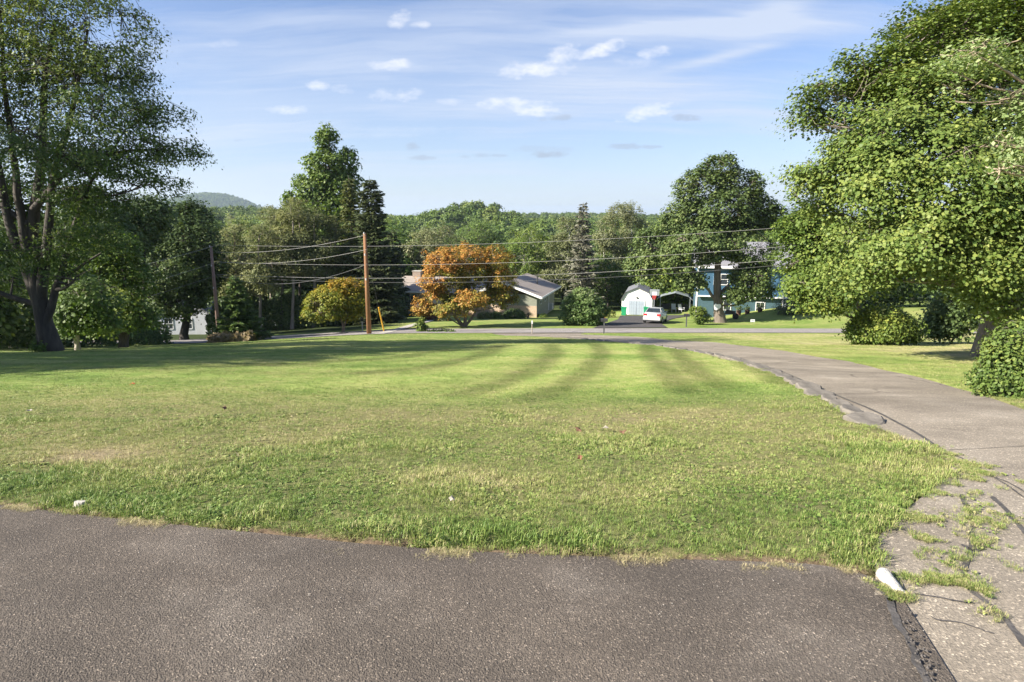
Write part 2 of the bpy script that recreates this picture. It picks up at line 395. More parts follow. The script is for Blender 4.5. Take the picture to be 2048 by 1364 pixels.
M['maple'] = leafmat('maple_leaf', (.042, .080, .018), (.108, .160, .034), (.235, .265, .062), .20) if 1 else leafmat('maple_leaf', (0.051, 0.110, 0.018), (0.116, 0.214, 0.029), (0.256, 0.335, 0.044), .3)
M['dark'] = leafmat('dark_leaf', (0.047, 0.078, 0.026), (0.096, 0.140, 0.044), (0.195, 0.227, 0.072), .22) if 1 else leafmat('dark_leaf', (0.035, 0.066, 0.021), (0.072, 0.117, 0.033), (0.151, 0.187, 0.051), .2)
M['big_left'] = leafmat('left_tree_leaf', (0.040, 0.070, 0.022), (0.078, 0.125, 0.034), (0.219, 0.243, 0.056), .22)
M['mid'] = leafmat('mid_green_leaf', (0.055, 0.098, 0.024), (0.106, 0.161, 0.037), (0.205, 0.259, 0.065), .25)
M['light'] = leafmat('light_green_leaf', (0.098, 0.139, 0.036), (0.172, 0.220, 0.059), (0.312, 0.337, 0.104), .3)
M['yellowgreen'] = leafmat('yellow_green_leaf', (.062, .115, .022), (.130, .185, .036), (.26, .28, .055), .26)
M['orange'] = leafmat('autumn_leaf', (.090, .130, .022), (.215, .200, .034), (.46, .225, .058), .22)
M['yellow'] = leafmat('turning_leaf', (0.120, 0.160, 0.022), (0.270, 0.245, 0.032), (0.420, 0.230, 0.040), .25)
M['needle'] = leafmat('needle_foliage', (0.050, 0.071, 0.032), (0.095, 0.116, 0.049), (0.162, 0.179, 0.069), .1)
M['spruce'] = leafmat('young_spruce_needles', (0.053, 0.092, 0.030), (0.107, 0.166, 0.046), (0.195, 0.261, 0.068), .12)
M['pine'] = leafmat('pine_foliage', (0.085, 0.106, 0.042), (0.162, 0.179, 0.069), (0.287, 0.281, 0.113), .2)
M['dead'] = leafmat('dead_twigs', (.12, .125, .085), (.20, .195, .14), (.30, .29, .21), .05)
M['greyleaf'] = leafmat('silvery_leaf', (0.117, 0.133, 0.060), (0.189, 0.204, 0.095), (0.299, 0.294, 0.160), .25)
M['pale'] = leafmat('pale_leaf', (0.060, 0.115, 0.030), (0.150, 0.220, 0.070), (0.350, 0.400, 0.200), .35)
M['bark'] = barkmat('brown_bark', (.035, .028, .022), (.12, .10, .08))
M['bark_dark'] = barkmat('dark_bark', (.022, .018, .015), (.075, .062, .05))
M['bark_pale'] = barkmat('pale_bark', (.16, .13, .10), (.36, .32, .26))
M['bark_twig'] = barkmat('pale_twig_bark', (.25, .19, .13), (.42, .34, .25))
M['bark_birch'] = barkmat('birch_bark', (.35, .33, .28), (.7, .68, .6))
M['bark_mid'] = barkmat('grey_brown_bark', (.10, .08, .065), (.24, .20, .16))

GR = [(0, (.100, .175, .034)), (.3, (.200, .280, .064)), (.62, (.330, .350, .115)), (1, (.50, .42, .24))]
def ground_mat():
    m, nt, b, out = newmat('lawn_and_soil')
    hue = _attr(nt, 'hue'); mow = _attr(nt, 'mow'); wild = _attr(nt, 'wild')
    n1 = _noise(nt, 26, 6, .75); n2 = _noise(nt, 1.6, 5, .6, vscale=(.6, 1, 1)); n3 = _noise(nt, 7, 5, .7, vscale=(.5, 1, 1))
    h = _math(nt, 'ADD', hue, _math(nt, 'MULTIPLY', _math(nt, 'SUBTRACT', n1.outputs[0], .5), .55))
    h = _math(nt, 'ADD', h, _math(nt, 'MULTIPLY', _math(nt, 'SUBTRACT', n2.outputs[0], .5), .35), True)
    col = _ramp(nt, h, [(p, tuple(x*.92 for x in c)) for p, c in GR])
    br = _math(nt, 'ADD', .93, _math(nt, 'MULTIPLY', mow, .38))
    br = _math(nt, 'MULTIPLY', br, _math(nt, 'ADD', .55, _math(nt, 'MULTIPLY', n3.outputs[0], .9)))
    cb = nt.nodes.new('ShaderNodeCombineXYZ')
    for i in range(3): nt.links.new(br, cb.inputs[i])
    col = _mix(nt, 1.0, col, cb.outputs[0], 'MULTIPLY')
    n4 = _noise(nt, .25, 5, .6)
    wc = _ramp(nt, n4.outputs[0], [(.3, (.030, .045, .016)), (.7, (.062, .080, .028))])
    col = _mix(nt, wild, col, wc)
    so_ = _ramp(nt, n1.outputs[0], [(.3, (.075, .052, .034)), (.6, (.20, .145, .095)), (.8, (.33, .26, .17))]); col = _mix(nt, _attr(nt, 'soil'), col, so_)
    nt.links.new(col, b.inputs['Base Color']); b.inputs['Roughness'].default_value = 1; b.inputs['Specular IOR Level'].default_value = .1
    _bump(nt, b, n1.outputs[0], .7, .03)
    return m
M['ground'] = ground_mat()
def asphalt(name, base, tint2, speck=.5, stone=95, big=.35, bump=.55, crack=0, smear=None):
    m, nt, b, out = newmat(name)
    tc = nt.nodes.new('ShaderNodeTexCoord')
    vo = nt.nodes.new('ShaderNodeTexVoronoi'); vo.inputs['Scale'].default_value = stone; nt.links.new(tc.outputs['Object'], vo.inputs['Vector'])
    vo2 = nt.nodes.new('ShaderNodeTexVoronoi'); vo2.inputs['Scale'].default_value = stone*.5; nt.links.new(tc.outputs['Object'], vo2.inputs['Vector'])
    n1 = _noise(nt, 1.1, 6, .62); n2 = _noise(nt, 60, 4, .7); n3 = _noise(nt, .45, 4, .6)
    c = _ramp(nt, n1.outputs[0], [(.28, tuple(x*(1-big) for x in base)), (.52, base), (.74, tint2)])
    # single stones of different grey
    sp = nt.nodes.new('ShaderNodeSeparateColor'); nt.links.new(vo.outputs['Color'], sp.inputs[0])
    st = _ramp(nt, sp.outputs[0], [(0, (.35, .34, .33)), (.5, (.82, .8, .79)), (.80, (1.15, 1.12, 1.08)), (.93, (1.7, 1.65, 1.6)), (.975, (2.9, 2.8, 2.65)), (1, (4.2, 4.1, 3.9))])
    c = _mix(nt, speck, c, _mix(nt, 1.0, c, st, 'MULTIPLY'))
    if smear:
        n5 = _noise(nt, .55, 5, .65, vscale=smear[0]); k = _ramp(nt, n5.outputs[0], [(.42, (0, 0, 0)), (.7, (1, 1, 1))])
        c = _mix(nt, k, c, _mix(nt, 1.0, c, smear[1], 'MULTIPLY'))
    if crack:
        vc = nt.nodes.new('ShaderNodeTexVoronoi'); vc.feature = 'DISTANCE_TO_EDGE'; vc.inputs['Scale'].default_value = crack
        wn = _noise(nt, 2.2, 5, .7); mx = _mix(nt, .32, tc.outputs['Object'], wn.outputs[1], 'ADD'); nt.links.new(mx, vc.inputs['Vector'])
        k = _ramp(nt, vc.outputs['Distance'], [(0, (1, 1, 1)), (.008, (0, 0, 0))]); msk = _ramp(nt, n3.outputs[0], [(.46, (0, 0, 0)), (.56, (1, 1, 1))])
        c = _mix(nt, _mix(nt, 1.0, k, msk, 'MULTIPLY'), c, _mix(nt, 1.0, c, (.35, .33, .32), 'MULTIPLY'))
    nt.links.new(c, b.inputs['Base Color']); b.inputs['Roughness'].default_value = .92; b.inputs['Specular IOR Level'].default_value = .25
    p = _bump(nt, b, vo.outputs['Distance'], bump, .012); p = _bump(nt, b, vo2.outputs['Distance'], bump*.5, .012, p); _bump(nt, b, n2.outputs[0], .4, .006, p)
    return m
M['asphalt_new'] = asphalt('dark_asphalt', (.104, .088, .072), (.172, .150, .126), .5, 165, .26, .42, 0, ((1, 1.3, 1), (1.38, 1.36, 1.33)))
M['asphalt_old'] = asphalt('weathered_asphalt', (.300, .260, .205), (.390, .345, .280), .42, 120, .25, .3, .22, ((.35, 1.2, 1), (.62, .61, .60)))
M['asphalt_road'] = asphalt('grey_road_asphalt', (.275, .252, .235), (.34, .315, .29), .3, 40, .12, .2, .12)
M['asphalt_neighbour'] = asphalt('black_driveway_asphalt', (.075, .070, .068), (.10, .092, .09), .3, 60, .15, .2)
M['tar'] = simple('crack_sealant', (.085, .077, .070), .6, .35, 9, .5, 60, spec=.4)
M['stone'] = simple('flat_fieldstone', (.155, .138, .115), .9, .35, 6, .6, 22)
M['concrete'] = simple('pale_concrete', (.42, .39, .34), .9, .15, 3, .3, 40)
M['pvc'] = simple('white_plastic', (.52, .49, .43), .55, .42, 30, .4, 70)
M['pole'] = simple('pole_wood', (.23, .115, .055), .85, .3, 5, .5, 25, vscale=(1, 1, .1))
M['pole2'] = simple('weathered_pole_wood', (.24, .16, .13), .85, .25, 5, .5, 25, vscale=(1, 1, .1))
M['wire'] = simple('wire_aluminium', (.36, .35, .33), .5, .1, 3)
M['wire_dark'] = simple('wire_sheath', (.10, .10, .10), .6, .1, 3)
M['guard'] = simple('yellow_guy_guard', (.75, .42, .04), .5, .08, 3)
M['ceramic'] = simple('grey_insulator', (.5, .5, .5), .3, .05, 3)
M['white'] = simple('white_paint', (.78, .78, .76), .55, .04, 2)
M['whitehouse'] = simple('white_siding', (.70, .71, .72), .6, .06, 2)
M['black'] = simple('black_paint', (.03, .03, .033), .5, .2, 4)
M['darkgrey'] = simple('dark_grey_plastic', (.07, .07, .075), .6, .15, 4)
M['steel'] = simple('galvanised_steel', (.45, .47, .50), .4, .08, 4, metal=.6)
M['red'] = simple('red_paint', (.55, .05, .04), .5, .1, 4)
M['redlens'] = simple('red_lens', (.45, .02, .02), .2, .1, 4, spec=.6)
M['green'] = simple('green_plastic', (.018, .27, .12), .5, .1, 3)
M['signwhite'] = simple('sign_panel', (.8, .8, .8), .5, .04, 3)
M['postgrey'] = simple('painted_lamp_post', (.50, .49, .46), .6, .1, 4)
M['wood_post'] = simple('grey_wood_post', (.33, .28, .22), .9, .25, 6, .4, 30)
M['terracotta'] = simple('plant_pot', (.10, .055, .04), .8, .15, 6)
def glassy(name, col):
    m, nt, b, out = newmat(name); n = _noise(nt, .8, 2)
    nt.links.new(_ramp(nt, n.outputs[0], [(.3, tuple(x*.7 for x in col)), (.7, col)]), b.inputs['Base Color'])
    b.inputs['Roughness'].default_value = .06; b.inputs['Specular IOR Level'].default_value = .8; return m
M['glass'] = glassy('window_glass', (.04, .05, .06)); M['carglass'] = glassy('car_glass', (.03, .04, .045))
def siding(name, col, pitch, brick=False, mortar=(.5, .45, .38), var=.08):
    m, nt, b, out = newmat(name); tc = nt.nodes.new('ShaderNodeTexCoord')
    if brick:
        mp = nt.nodes.new('ShaderNodeMapping'); mp.inputs['Rotation'].default_value = (R(90), 0, 0); nt.links.new(tc.outputs['Object'], mp.inputs[0])
        bt = nt.nodes.new('ShaderNodeTexBrick'); nt.links.new(mp.outputs[0], bt.inputs['Vector'])
        bt.inputs['Scale'].default_value = 1; bt.inputs['Brick Width'].default_value = .24; bt.inputs['Row Height'].default_value = .085; bt.inputs['Mortar Size'].default_value = .012
        bt.inputs['Color1'].default_value = (*[x*.82 for x in col], 1); bt.inputs['Color2'].default_value = (*[min(1, x*1.18) for x in col], 1); bt.inputs['Mortar'].default_value = (*mortar, 1)
        nt.links.new(bt.outputs[0], b.inputs['Base Color']); _bump(nt, b, bt.outputs['Fac'], -.4, .01)
    else:
        sp = nt.nodes.new('ShaderNodeSeparateXYZ'); nt.links.new(tc.outputs['Object'], sp.inputs[0])
        fr = _math(nt, 'FRACT', _math(nt, 'DIVIDE', sp.outputs[2], pitch))
        n = _noise(nt, 2, 4); c = _ramp(nt, n.outputs[0], [(.3, tuple(x*(1-var) for x in col)), (.7, tuple(min(1, x*(1+var)) for x in col))])
        nt.links.new(c, b.inputs['Base Color']); _bump(nt, b, fr, 1.0, .03)
    b.inputs['Roughness'].default_value = .75; return m
M['sid_green'] = siding('sage_siding', (.27, .28, .22), .2)
M['sid_brown'] = siding('brown_gable_siding', (.075, .05, .04), .2)
M['sid_blue'] = siding('blue_siding', (.055, .14, .235), .15)
M['sid_teal'] = siding('teal_siding', (.065, .125, .16), .15)
M['sid_white'] = siding('white_lap_siding', (.72, .73, .75), .15)
M['brick'] = siding('tan_brick', (.42, .27, .15), .08, True)
M['brick_dark'] = siding('brown_brick', (.22, .15, .11), .08, True, (.3, .27, .23))
def shingle(name, col):
    m, nt, b, out = newmat(name); tc = nt.nodes.new('ShaderNodeTexCoord')
    n = _noise(nt, 9, 4, .7, vscale=(1, 2, 3)); n2 = _noise(nt, .6, 3)
    c = _ramp(nt, n.outputs[0], [(.3, tuple(x*.75 for x in col)), (.7, tuple(x*1.2 for x in col))])
    c = _mix(nt, .3, c, _mix(nt, 1.0, c, n2.outputs[0], 'MULTIPLY'))
    nt.links.new(c, b.inputs['Base Color']); b.inputs['Roughness'].default_value = .95; _bump(nt, b, n.outputs[0], .5, .02); return m
M['shingle_tan'] = shingle('tan_shingles', (.36, .305, .26)); M['shingle_grey'] = shingle('pale_grey_shingles', (.235, .235, .255)); M['shingle_dark'] = shingle('slate_grey_shingles', (.17, .175, .19))
M['carport'] = simple('grey_canopy_sheet', (.22, .25, .26), .6, .1, 2)
M['bluegrey'] = simple('blue_grey_door', (.34, .39, .45), .6, .06, 3)

# ------------------------------------------------------------------ setting: terrain sheet and pavements
def seg(*a):
    out = []
    for x0, x1, st in a: out.append(np.arange(x0, x1, st))
    return np.concatenate(out)
xp = seg((0, 9, .11), (9, 60, .6), (60, 420, 8), (420, 2600, 55), (2600, 8000, 300))
xs = np.concatenate([-xp[:0:-1], xp])
ys = seg((-60, -4, 4), (-4, 1.4, .5), (1.4, 9, .095), (9, 14, .2), (14, 84, .42), (84, 520, 7), (520, 1600, 27), (1600, 4000, 60), (4000, 10500, 300))
def build_ground():
    XX, YY = np.meshgrid(xs, ys); Z = T(XX, YY)
    pm = in_poly(XX, YY, front_poly) | in_poly(XX, YY, drive_poly)
    # grass sits a little proud of the pavement near its edge
    Z = np.where(pm, Z-.075, Z)
    P = np.stack([XX.ravel(), YY.ravel()], 1)
    Z = Z + ((fbm(P, .35, 9, 2).reshape(XX.shape)-.5)*.035)*(~pm)*(YY < 12)*(YY > 1.5)
    hue, mow = lawn_hue(XX, YY)
    wild = np.maximum(sstep(80, 90, YY), sstep(-22, -30, XX)*sstep(24, 32, YY))
    wild = np.maximum(wild, sstep(-11, -14, XX+.0*YY)*sstep(53, 56, YY)*1.0)
    soil = .55*(1-sstep(7, 11, YY)) + .0*XX
    de = dist_line(XX, YY, [tuple(p) for p in front_edge[:11]]); soil = np.maximum(soil, (1-sstep(.04, .22, de+.12*(fbm(np.stack([XX.ravel(), YY.ravel()], 1), .25, 5, 2).reshape(XX.shape)-.5)))*(YY < 8))
    wild = np.maximum(wild, sstep(31, 36, XX)*sstep(20, 24, YY)*(1-sstep(44,46,YY)))
    ny, nx = XX.shape; i = np.arange(ny-1)[:, None]*nx + np.arange(nx-1)[None]
    Q = np.stack([i, i+1, i+nx+1, i+nx], -1).reshape(-1, 4)
    me = mesh_np('ground', np.stack([XX, YY, Z], -1).reshape(-1, 3), Q, mat=M['ground'], smooth=True,
                 vattr={'hue': hue.ravel(), 'mow': mow.ravel(), 'wild': np.clip(wild, 0, 1).ravel(), 'soil': np.clip(soil, 0, 1).ravel()})
    link('ground', me, label='sloping mown lawn and the land beyond it', kind='structure')
build_ground()
def ribbon(name, A, B, n, m, off, mat, parent=None, jit=0, **k):
    A = resample(A, n); B = resample(B, n); t = np.linspace(0, 1, m)[None, :, None]
    P = A[:, None]*(1-t)+B[:, None]*t; X, Y = P[..., 0], P[..., 1]
    Z = T(X, Y)+off
    i = np.arange(n-1)[:, None]*m + np.arange(m-1)[None]
    Q = np.stack([i, i+1, i+m+1, i+m], -1).reshape(-1, 4)
    V = np.stack([X, Y, Z], -1).reshape(-1, 3)
    me = mesh_np(name, V, Q, mat=mat, smooth=True)
    me.update()
    if me.polygons[0].normal.z < 0: me.flip_normals()
    return link(name, me, parent, **k)
def widen(pts, w):
    P = np.array(pts, float); Tn = np.gradient(P, axis=0); Tn /= np.linalg.norm(Tn, axis=1, keepdims=True)
    return P + np.stack([-Tn[:, 1], Tn[:, 0]], 1)*w
fe = np.array(front_edge); fb = np.stack([np.linspace(-7.5, 2.85, 60), np.full(60, -3.0)], 1)
def joined(l, n=90): return resample(l, n)
drv = ribbon('driveway', [tuple(p) for p in drive_left], drive_right, 420, 30, -.014, M['asphalt_old'], label='weathered grey driveway curving down to the road', kind='structure')
rc = resample(road_c, 200)
ribbon('road', widen(rc, ROAD_W), widen(rc, -ROAD_W), 200, 8, .035, M['asphalt_road'], label='grey asphalt road crossing below the lawn', kind='structure')
def polysheet(name, poly, off, mat, step=.8, **k):
    P = np.array(poly); n = 0
    import bmesh
    bm = bmesh.new(); vs = [bm.verts.new((p[0], p[1], 0)) for p in poly]; bm.faces.new(vs)
    y = P[:, 1].min()
    for ax, (lo, hi) in (((0, 1, 0), (P[:, 1].min(), P[:, 1].max())), ((1, 0, 0), (P[:, 0].min(), P[:, 0].max()))):
        v = lo+step*.5
        while v < hi:
            bmesh.ops.bisect_plane(bm, geom=list(bm.verts)+list(bm.edges)+list(bm.faces), plane_co=tuple(a*v for a in ax), plane_no=ax); v += step
    X = np.array([v.co.x for v in bm.verts]); Y = np.array([v.co.y for v in bm.verts]); Z = T(X, Y)
    for v, z in zip(bm.verts, Z): v.co.z = z+off
    for f in bm.faces:
        f.normal_update()
        if f.normal.z < 0: f.normal_flip()
    me = bpy.data.meshes.new(name); bm.to_mesh(me); bm.free(); me.materials.append(mat)
    return link(name, me, **k)
pav = polysheet('parking_pavement', [tuple(p) for p in resample(front_edge[:13], 130)]+[(2.75, .9), (2.9, -3), (-7.5, -3)], -.006, M['asphalt_new'], .37, label='dark asphalt parking pad in the foreground', kind='structure')
polysheet('neighbour_driveway', nd_poly, .045, M['asphalt_neighbour'], label='black asphalt driveway in front of the white garage', kind='structure')
# pale walk that runs up to the brick house
wk = [gpt(755, 669), gpt(800, 658), gpt(835, 648), gpt(866, 641)]
ribbon('front_walk', widen(resample(wk, 20), .45), widen(resample(wk, 20), -.45), 20, 3, .05, M['concrete'], label='pale concrete walk leading to the brick house', kind='structure')
# crack sealant and tar on the driveway and at its joint
def tar(pts, w, parent, off=-.002, seed=0):
    P = resample([gpt(*p) for p in pts], max(26, 12*len(pts))); n = len(P); r = np.random.default_rng(seed)
    j = np.cumsum(r.normal(0, 1, n)); j = (j-np.linspace(j[0], j[-1], n))*.005; j = np.convolve(np.pad(j, 3, 'edge'), np.ones(7)/7, 'valid'); P0_ = P; P = P+np.stack([j, j*.5], 1)
    Tn = np.gradient(P0_, axis=0); Tn /= np.linalg.norm(Tn, axis=1, keepdims=True); Nn = np.stack([-Tn[:, 1], Tn[:, 0]], 1)
    w = w*.72; ww = w*(.35+1.2*r.random(n)**1.3)[:, None]; ww2 = w*(.35+1.2*r.random(n)**1.3)[:, None]
    sm = lambda q: np.convolve(np.pad(q[:, 0], 2, 'edge'), np.ones(5)/5, 'valid')[:, None]
    ww, ww2 = sm(ww), sm(ww2)
    ww[[0, -1]] *= .15; ww2[[0, -1]] *= .15
    A, B = P+Nn*ww*.5, P-Nn*ww2*.5
    V = np.concatenate([np.c_[A, T(A[:, 0], A[:, 1])+off], np.c_[B, T(B[:, 0], B[:, 1])+off]])
    i = np.arange(n-1); Q = np.stack([i, i+1, n+i+1, n+i], -1)
    me = mesh_np('sealed_crack', V, Q, mat=M['tar']); 
    if me.polygons[0].normal.z < 0: me.flip_normals()
    return link('sealed_crack', me, parent)
for k, (pts, w) in enumerate([([(1480,715),(1560,740),(1640,775),(1700,800),(1770,830),(1830,862),(1885,898)], .07),
      ([(1890,900),(1945,925),(2000,960),(2060,1000)], .03), ([(1895,897),(1960,895),(2060,889)], .018),
      ([(1925,985),(1945,1030),(1940,1090),(1925,1140),(1945,1180),(1985,1215),(2030,1265),(2060,1300)], .055),
      ([(1975,945),(2010,960),(2060,985)], .03), ([(1985,990),(2020,1030),(2055,1070)], .06),([(1990,1075),(1950,1100),(1925,1085)], .05),
      ([(1826,1182),(1880,1196),(1950,1203)], .022), ([(1860,1225),(1930,1245),(1990,1262)], .018),([(1600,740),(1660,743)], .06)]):
    tar(pts, w*.75, drv, -.0105, k)
for k, (pts, w) in enumerate([([(1778,1196),(1800,1240),(1832,1300),(1858,1370),(1868,1420)], .05), ([(1748,1166),(1768,1180),(1785,1202)], .03)]):
    tar(pts, w*.9, pav, -.002, 40+k)
# broken chunks in the opened joint
ch = MB(); r_ = random.Random(3)
for k in range(60):
    t = r_.random(); px = 1806+t*62+r_.gauss(0, 9); row = 1225+t*150+r_.gauss(0, 10)
    x, y = gpt(px, row); z = T1(x, y); s = r_.uniform(.003, .009)
    ch.add([(x+s*cos(a)*r_.uniform(.7, 1.2), y+s*sin(a)*r_.uniform(.7, 1.2), z+.004) for a in (0, 1.5, 3, 4.6)]+[(x, y, z+.005+s*.8)], [(0,1,4),(1,2,4),(2,3,4),(3,0,4)])
ch.build('asphalt_rubble', simple('broken_asphalt', (.07, .062, .056), .9, .5, 40), pav, kind='stuff')

# flat stones laid along the driveway's inner edge
se = empty('stone_edging', (*gpt(1600, 765), T1(*gpt(1600, 765))), label='row of flat grey stones edging the lawn side of the driveway', cat='stone edging')
edge_px = [(1745,850),(1715,832),(1690,815),(1660,800),(1636,787),(1612,773),(1588,762),(1562,750),(1530,738),(1498,727),(1460,716),(1420,708),(1380,701),(1340,695),(1300,690),(1260,686),(1220,682.5),(1180,679.5),(1140,677)]
ep = resample([gpt(*p) for p in edge_px], 400); dd = np.r_[0, np.cumsum(np.linalg.norm(np.diff(ep, axis=0), axis=1))]
s = 0; k = 0
while s < dd[-1]:
    Ls = r_.uniform(.28, .62)*(1+.004*s); x = np.interp(s+Ls/2, dd, ep[:, 0]); y = np.interp(s+Ls/2, dd, ep[:, 1]); j = np.searchsorted(dd, min(s+Ls/2, dd[-1]-.01))
    tg = ep[min(j+1, 399)]-ep[max(j-1, 0)]; a = math.atan2(tg[1], tg[0])
    n = 8; w = r_.uniform(.11, .24); h = r_.uniform(.008, .05); V = []
    out = [(cos(2*pi*i/n+.4)*Ls*.5*r_.uniform(.85, 1.12), sin(2*pi*i/n+.4)*w*r_.uniform(.8, 1.15)) for i in range(n)]
    tl = (r_.uniform(-.1, .1), r_.uniform(-.1, .1))
    for zz, sc2 in ((-.1, 1.02), (h*.55, 1.0), (h, .88)):
        for (px_, py_) in out:
            V.append((px_*sc2, py_*sc2, zz+(px_*tl[0]+py_*tl[1])))
    Fs = [tuple(range(2*n, 3*n))]+[(r0*n+i, r0*n+(i+1) % n, (r0+1)*n+(i+1) % n, (r0+1)*n+i) for r0 in (0, 1) for i in range(n)]
    b = MB().add(V, Fs).build('stone', M['stone'], se)
    nx, ny = -sin(a), cos(a)
    b.location = (x-se.location.x, y-se.location.y, T1(x, y)-se.location.z); b.rotation_euler = (0, 0, a)
    s += Ls*r_.uniform(1.0, 1.5)*(1 if s < 9 else 1.35)

# ------------------------------------------------------------------ grass (uncountable): clumps placed on the lawn
def clump(name, nb, rad, h, w, mat, flop=.5, seed=0, broad=False):
    r = np.random.default_rng(seed); V = []; Tt = []; tint = []; n = 0
    for b in range(nb):
        a = r.random()*2*pi; q = rad*math.sqrt(r.random()); x, y = q*cos(a), q*sin(a)
        d = a+r.normal(0, .9); L = h*r.uniform(.5, 1.15); lean = r.uniform(.1, 1)*flop
        if broad: L *= .6; lean = r.uniform(.6, 1.4)
        dx, dy = cos(d), sin(d); sx, sy = -dy*w*.5, dx*w*.5
        p1 = (x+dx*L*lean*.35, y+dy*L*lean*.35, L*.6*(1-lean*.25)); p2 = (x+dx*L*lean, y+dy*L*lean, L*max(.12, 1-lean*.62))
        wm = 1.0 if not broad else 3.2
        V += [(x-sx*.7, y-sy*.7, -.006), (x+sx*.7, y+sy*.7, -.006), (p1[0]-sx*wm, p1[1]-sy*wm, p1[2]), (p1[0]+sx*wm, p1[1]+sy*wm, p1[2]), p2]
        Tt += [(n, n+1, n+3), (n, n+3, n+2), (n+2, n+3, n+4)]; n += 5; tv = r.random(); tint += [tv]*3
    me = mesh_np(name, np.array(V), T=np.array(Tt), mat=mat, fattr={'blade': tint})
    return bpy.data.objects.new(name, me)
def grassmat(name, shift=0):
    m, nt, b, out = newmat(name); h = _attr(nt, 'hue', 'INSTANCER'); mw = _attr(nt, 'mow', 'INSTANCER'); bl = _attr(nt, 'blade')
    h = _math(nt, 'ADD', h, _math(nt, 'MULTIPLY', _math(nt, 'SUBTRACT', bl, .5+shift), .5), True)
    col = _ramp(nt, h, GR)
    br = _math(nt, 'ADD', 1.0, _math(nt, 'MULTIPLY', mw, .42)); cb = nt.nodes.new('ShaderNodeCombineXYZ')
    for i in range(3): nt.links.new(br, cb.inputs[i])
    col = _mix(nt, 1.0, col, cb.outputs[0], 'MULTIPLY'); nt.links.new(col, b.inputs['Base Color'])
    b.inputs['Roughness'].default_value = .5; b.inputs['Specular IOR Level'].default_value = .3
    tr = nt.nodes.new('ShaderNodeBsdfTranslucent'); nt.links.new(col, tr.inputs[0]); mx = nt.nodes.new('ShaderNodeMixShader'); mx.inputs[0].default_value = .3
    nt.links.new(b.outputs[0], mx.inputs[1]); nt.links.new(tr.outputs[0], mx.inputs[2]); nt.links.new(mx.outputs[0], out.inputs[0]); return m
M['grass'] = grassmat('grass_blade'); M['weed'] = grassmat('weed_leaf', .25); M['straw'] = grassmat('straw_blade', -.45)
def scatter(name, pts, kinds, scl, hue, mow, clumps, normals=None, **kw):
    n = len(pts); r = np.random.default_rng(len(name)+n)
    me = mesh_np(name, pts, vattr={'scl': scl, 'hue': hue, 'mow': mow, 'kindid': kinds, 'rz': r.random(n)*2*pi})
    o = link(name, me, kind='stuff', **kw)
    g = bpy.data.node_groups.new(name+'_nodes', 'GeometryNodeTree')
    g.interface.new_socket('Geometry', in_out='INPUT', socket_type='NodeSocketGeometry'); g.interface.new_socket('Geometry', in_out='OUTPUT', socket_type='NodeSocketGeometry')
    gi = g.nodes.new('NodeGroupInput'); go = g.nodes.new('NodeGroupOutput'); J = g.nodes.new('GeometryNodeJoinGeometry')
    def na(nm):
        a = g.nodes.new('GeometryNodeInputNamedAttribute'); a.data_type = 'FLOAT'; a.inputs['Name'].default_value = nm; return a.outputs['Attribute']
    rz = na('rz'); sc1 = na('scl'); kd = na('kindid')
    cx = g.nodes.new('ShaderNodeCombineXYZ'); g.links.new(rz, cx.inputs[2])
    for k, co in enumerate(clumps):
        cm = g.nodes.new('FunctionNodeCompare'); cm.data_type = 'FLOAT'; cm.operation = 'EQUAL'; g.links.new(kd, cm.inputs[0]); cm.inputs[1].default_value = float(k); cm.inputs['Epsilon'].default_value = .1
        oi = g.nodes.new('GeometryNodeObjectInfo'); oi.inputs['Object'].default_value = co; oi.inputs['As Instance'].default_value = True
        ip = g.nodes.new('GeometryNodeInstanceOnPoints'); g.links.new(gi.outputs[0], ip.inputs['Points']); g.links.new(cm.outputs[0], ip.inputs['Selection'])
        g.links.new(oi.outputs['Geometry'], ip.inputs['Instance']); g.links.new(cx.outputs[0], ip.inputs['Rotation']); g.links.new(sc1, ip.inputs['Scale'])
        g.links.new(ip.outputs[0], J.inputs[0])
    g.links.new(J.outputs[0], go.inputs[0])
    md = o.modifiers.new('scatter', 'NODES'); md.node_group = g
    return o
def lawn_points():
    out = []
    def fr(y0, y1, dens, marg=1.12):
        A = (y1-y0)*2*((y0+y1)/2*.85*marg+.6); n = int(A*dens); Y = rng.uniform(y0, y1, n); X = rng.uniform(-1, 1, n)*(y1*.85*marg+.6)
        k = np.abs(X) < Y*.85*marg+.6; X, Y = X[k], Y[k]
        Pj = np.stack([X, Y], 1); jx = (fbm(Pj, .22, 61, 2)-.5)*.16*(Y < 12); jy = (fbm(Pj, .22, 63, 2)-.5)*.10*(Y < 12)
        k = ~pave_mask(X+jx, Y+jy); return X[k], Y[k]
    for (a, b, d, s, band) in [(2.3, 4.4, 1500, .85, 0), (4.4, 7, 780, 1.0, 0), (7, 11, 340, 1.1, 0), (11, 17, 80, 1.0, 1), (17, 27, 42, 1.12, 1), (27, 46, 20, 1.3, 1)]:
        X, Y = fr(a, b, d); out.append((X, Y, np.full(len(X), s), np.full(len(X), band)))
    X = np.concatenate([o[0] for o in out]); Y = np.concatenate([o[1] for o in out]); S = np.concatenate([o[2] for o in out]); B = np.concatenate([o[3] for o in out])
    return X, Y, S, B
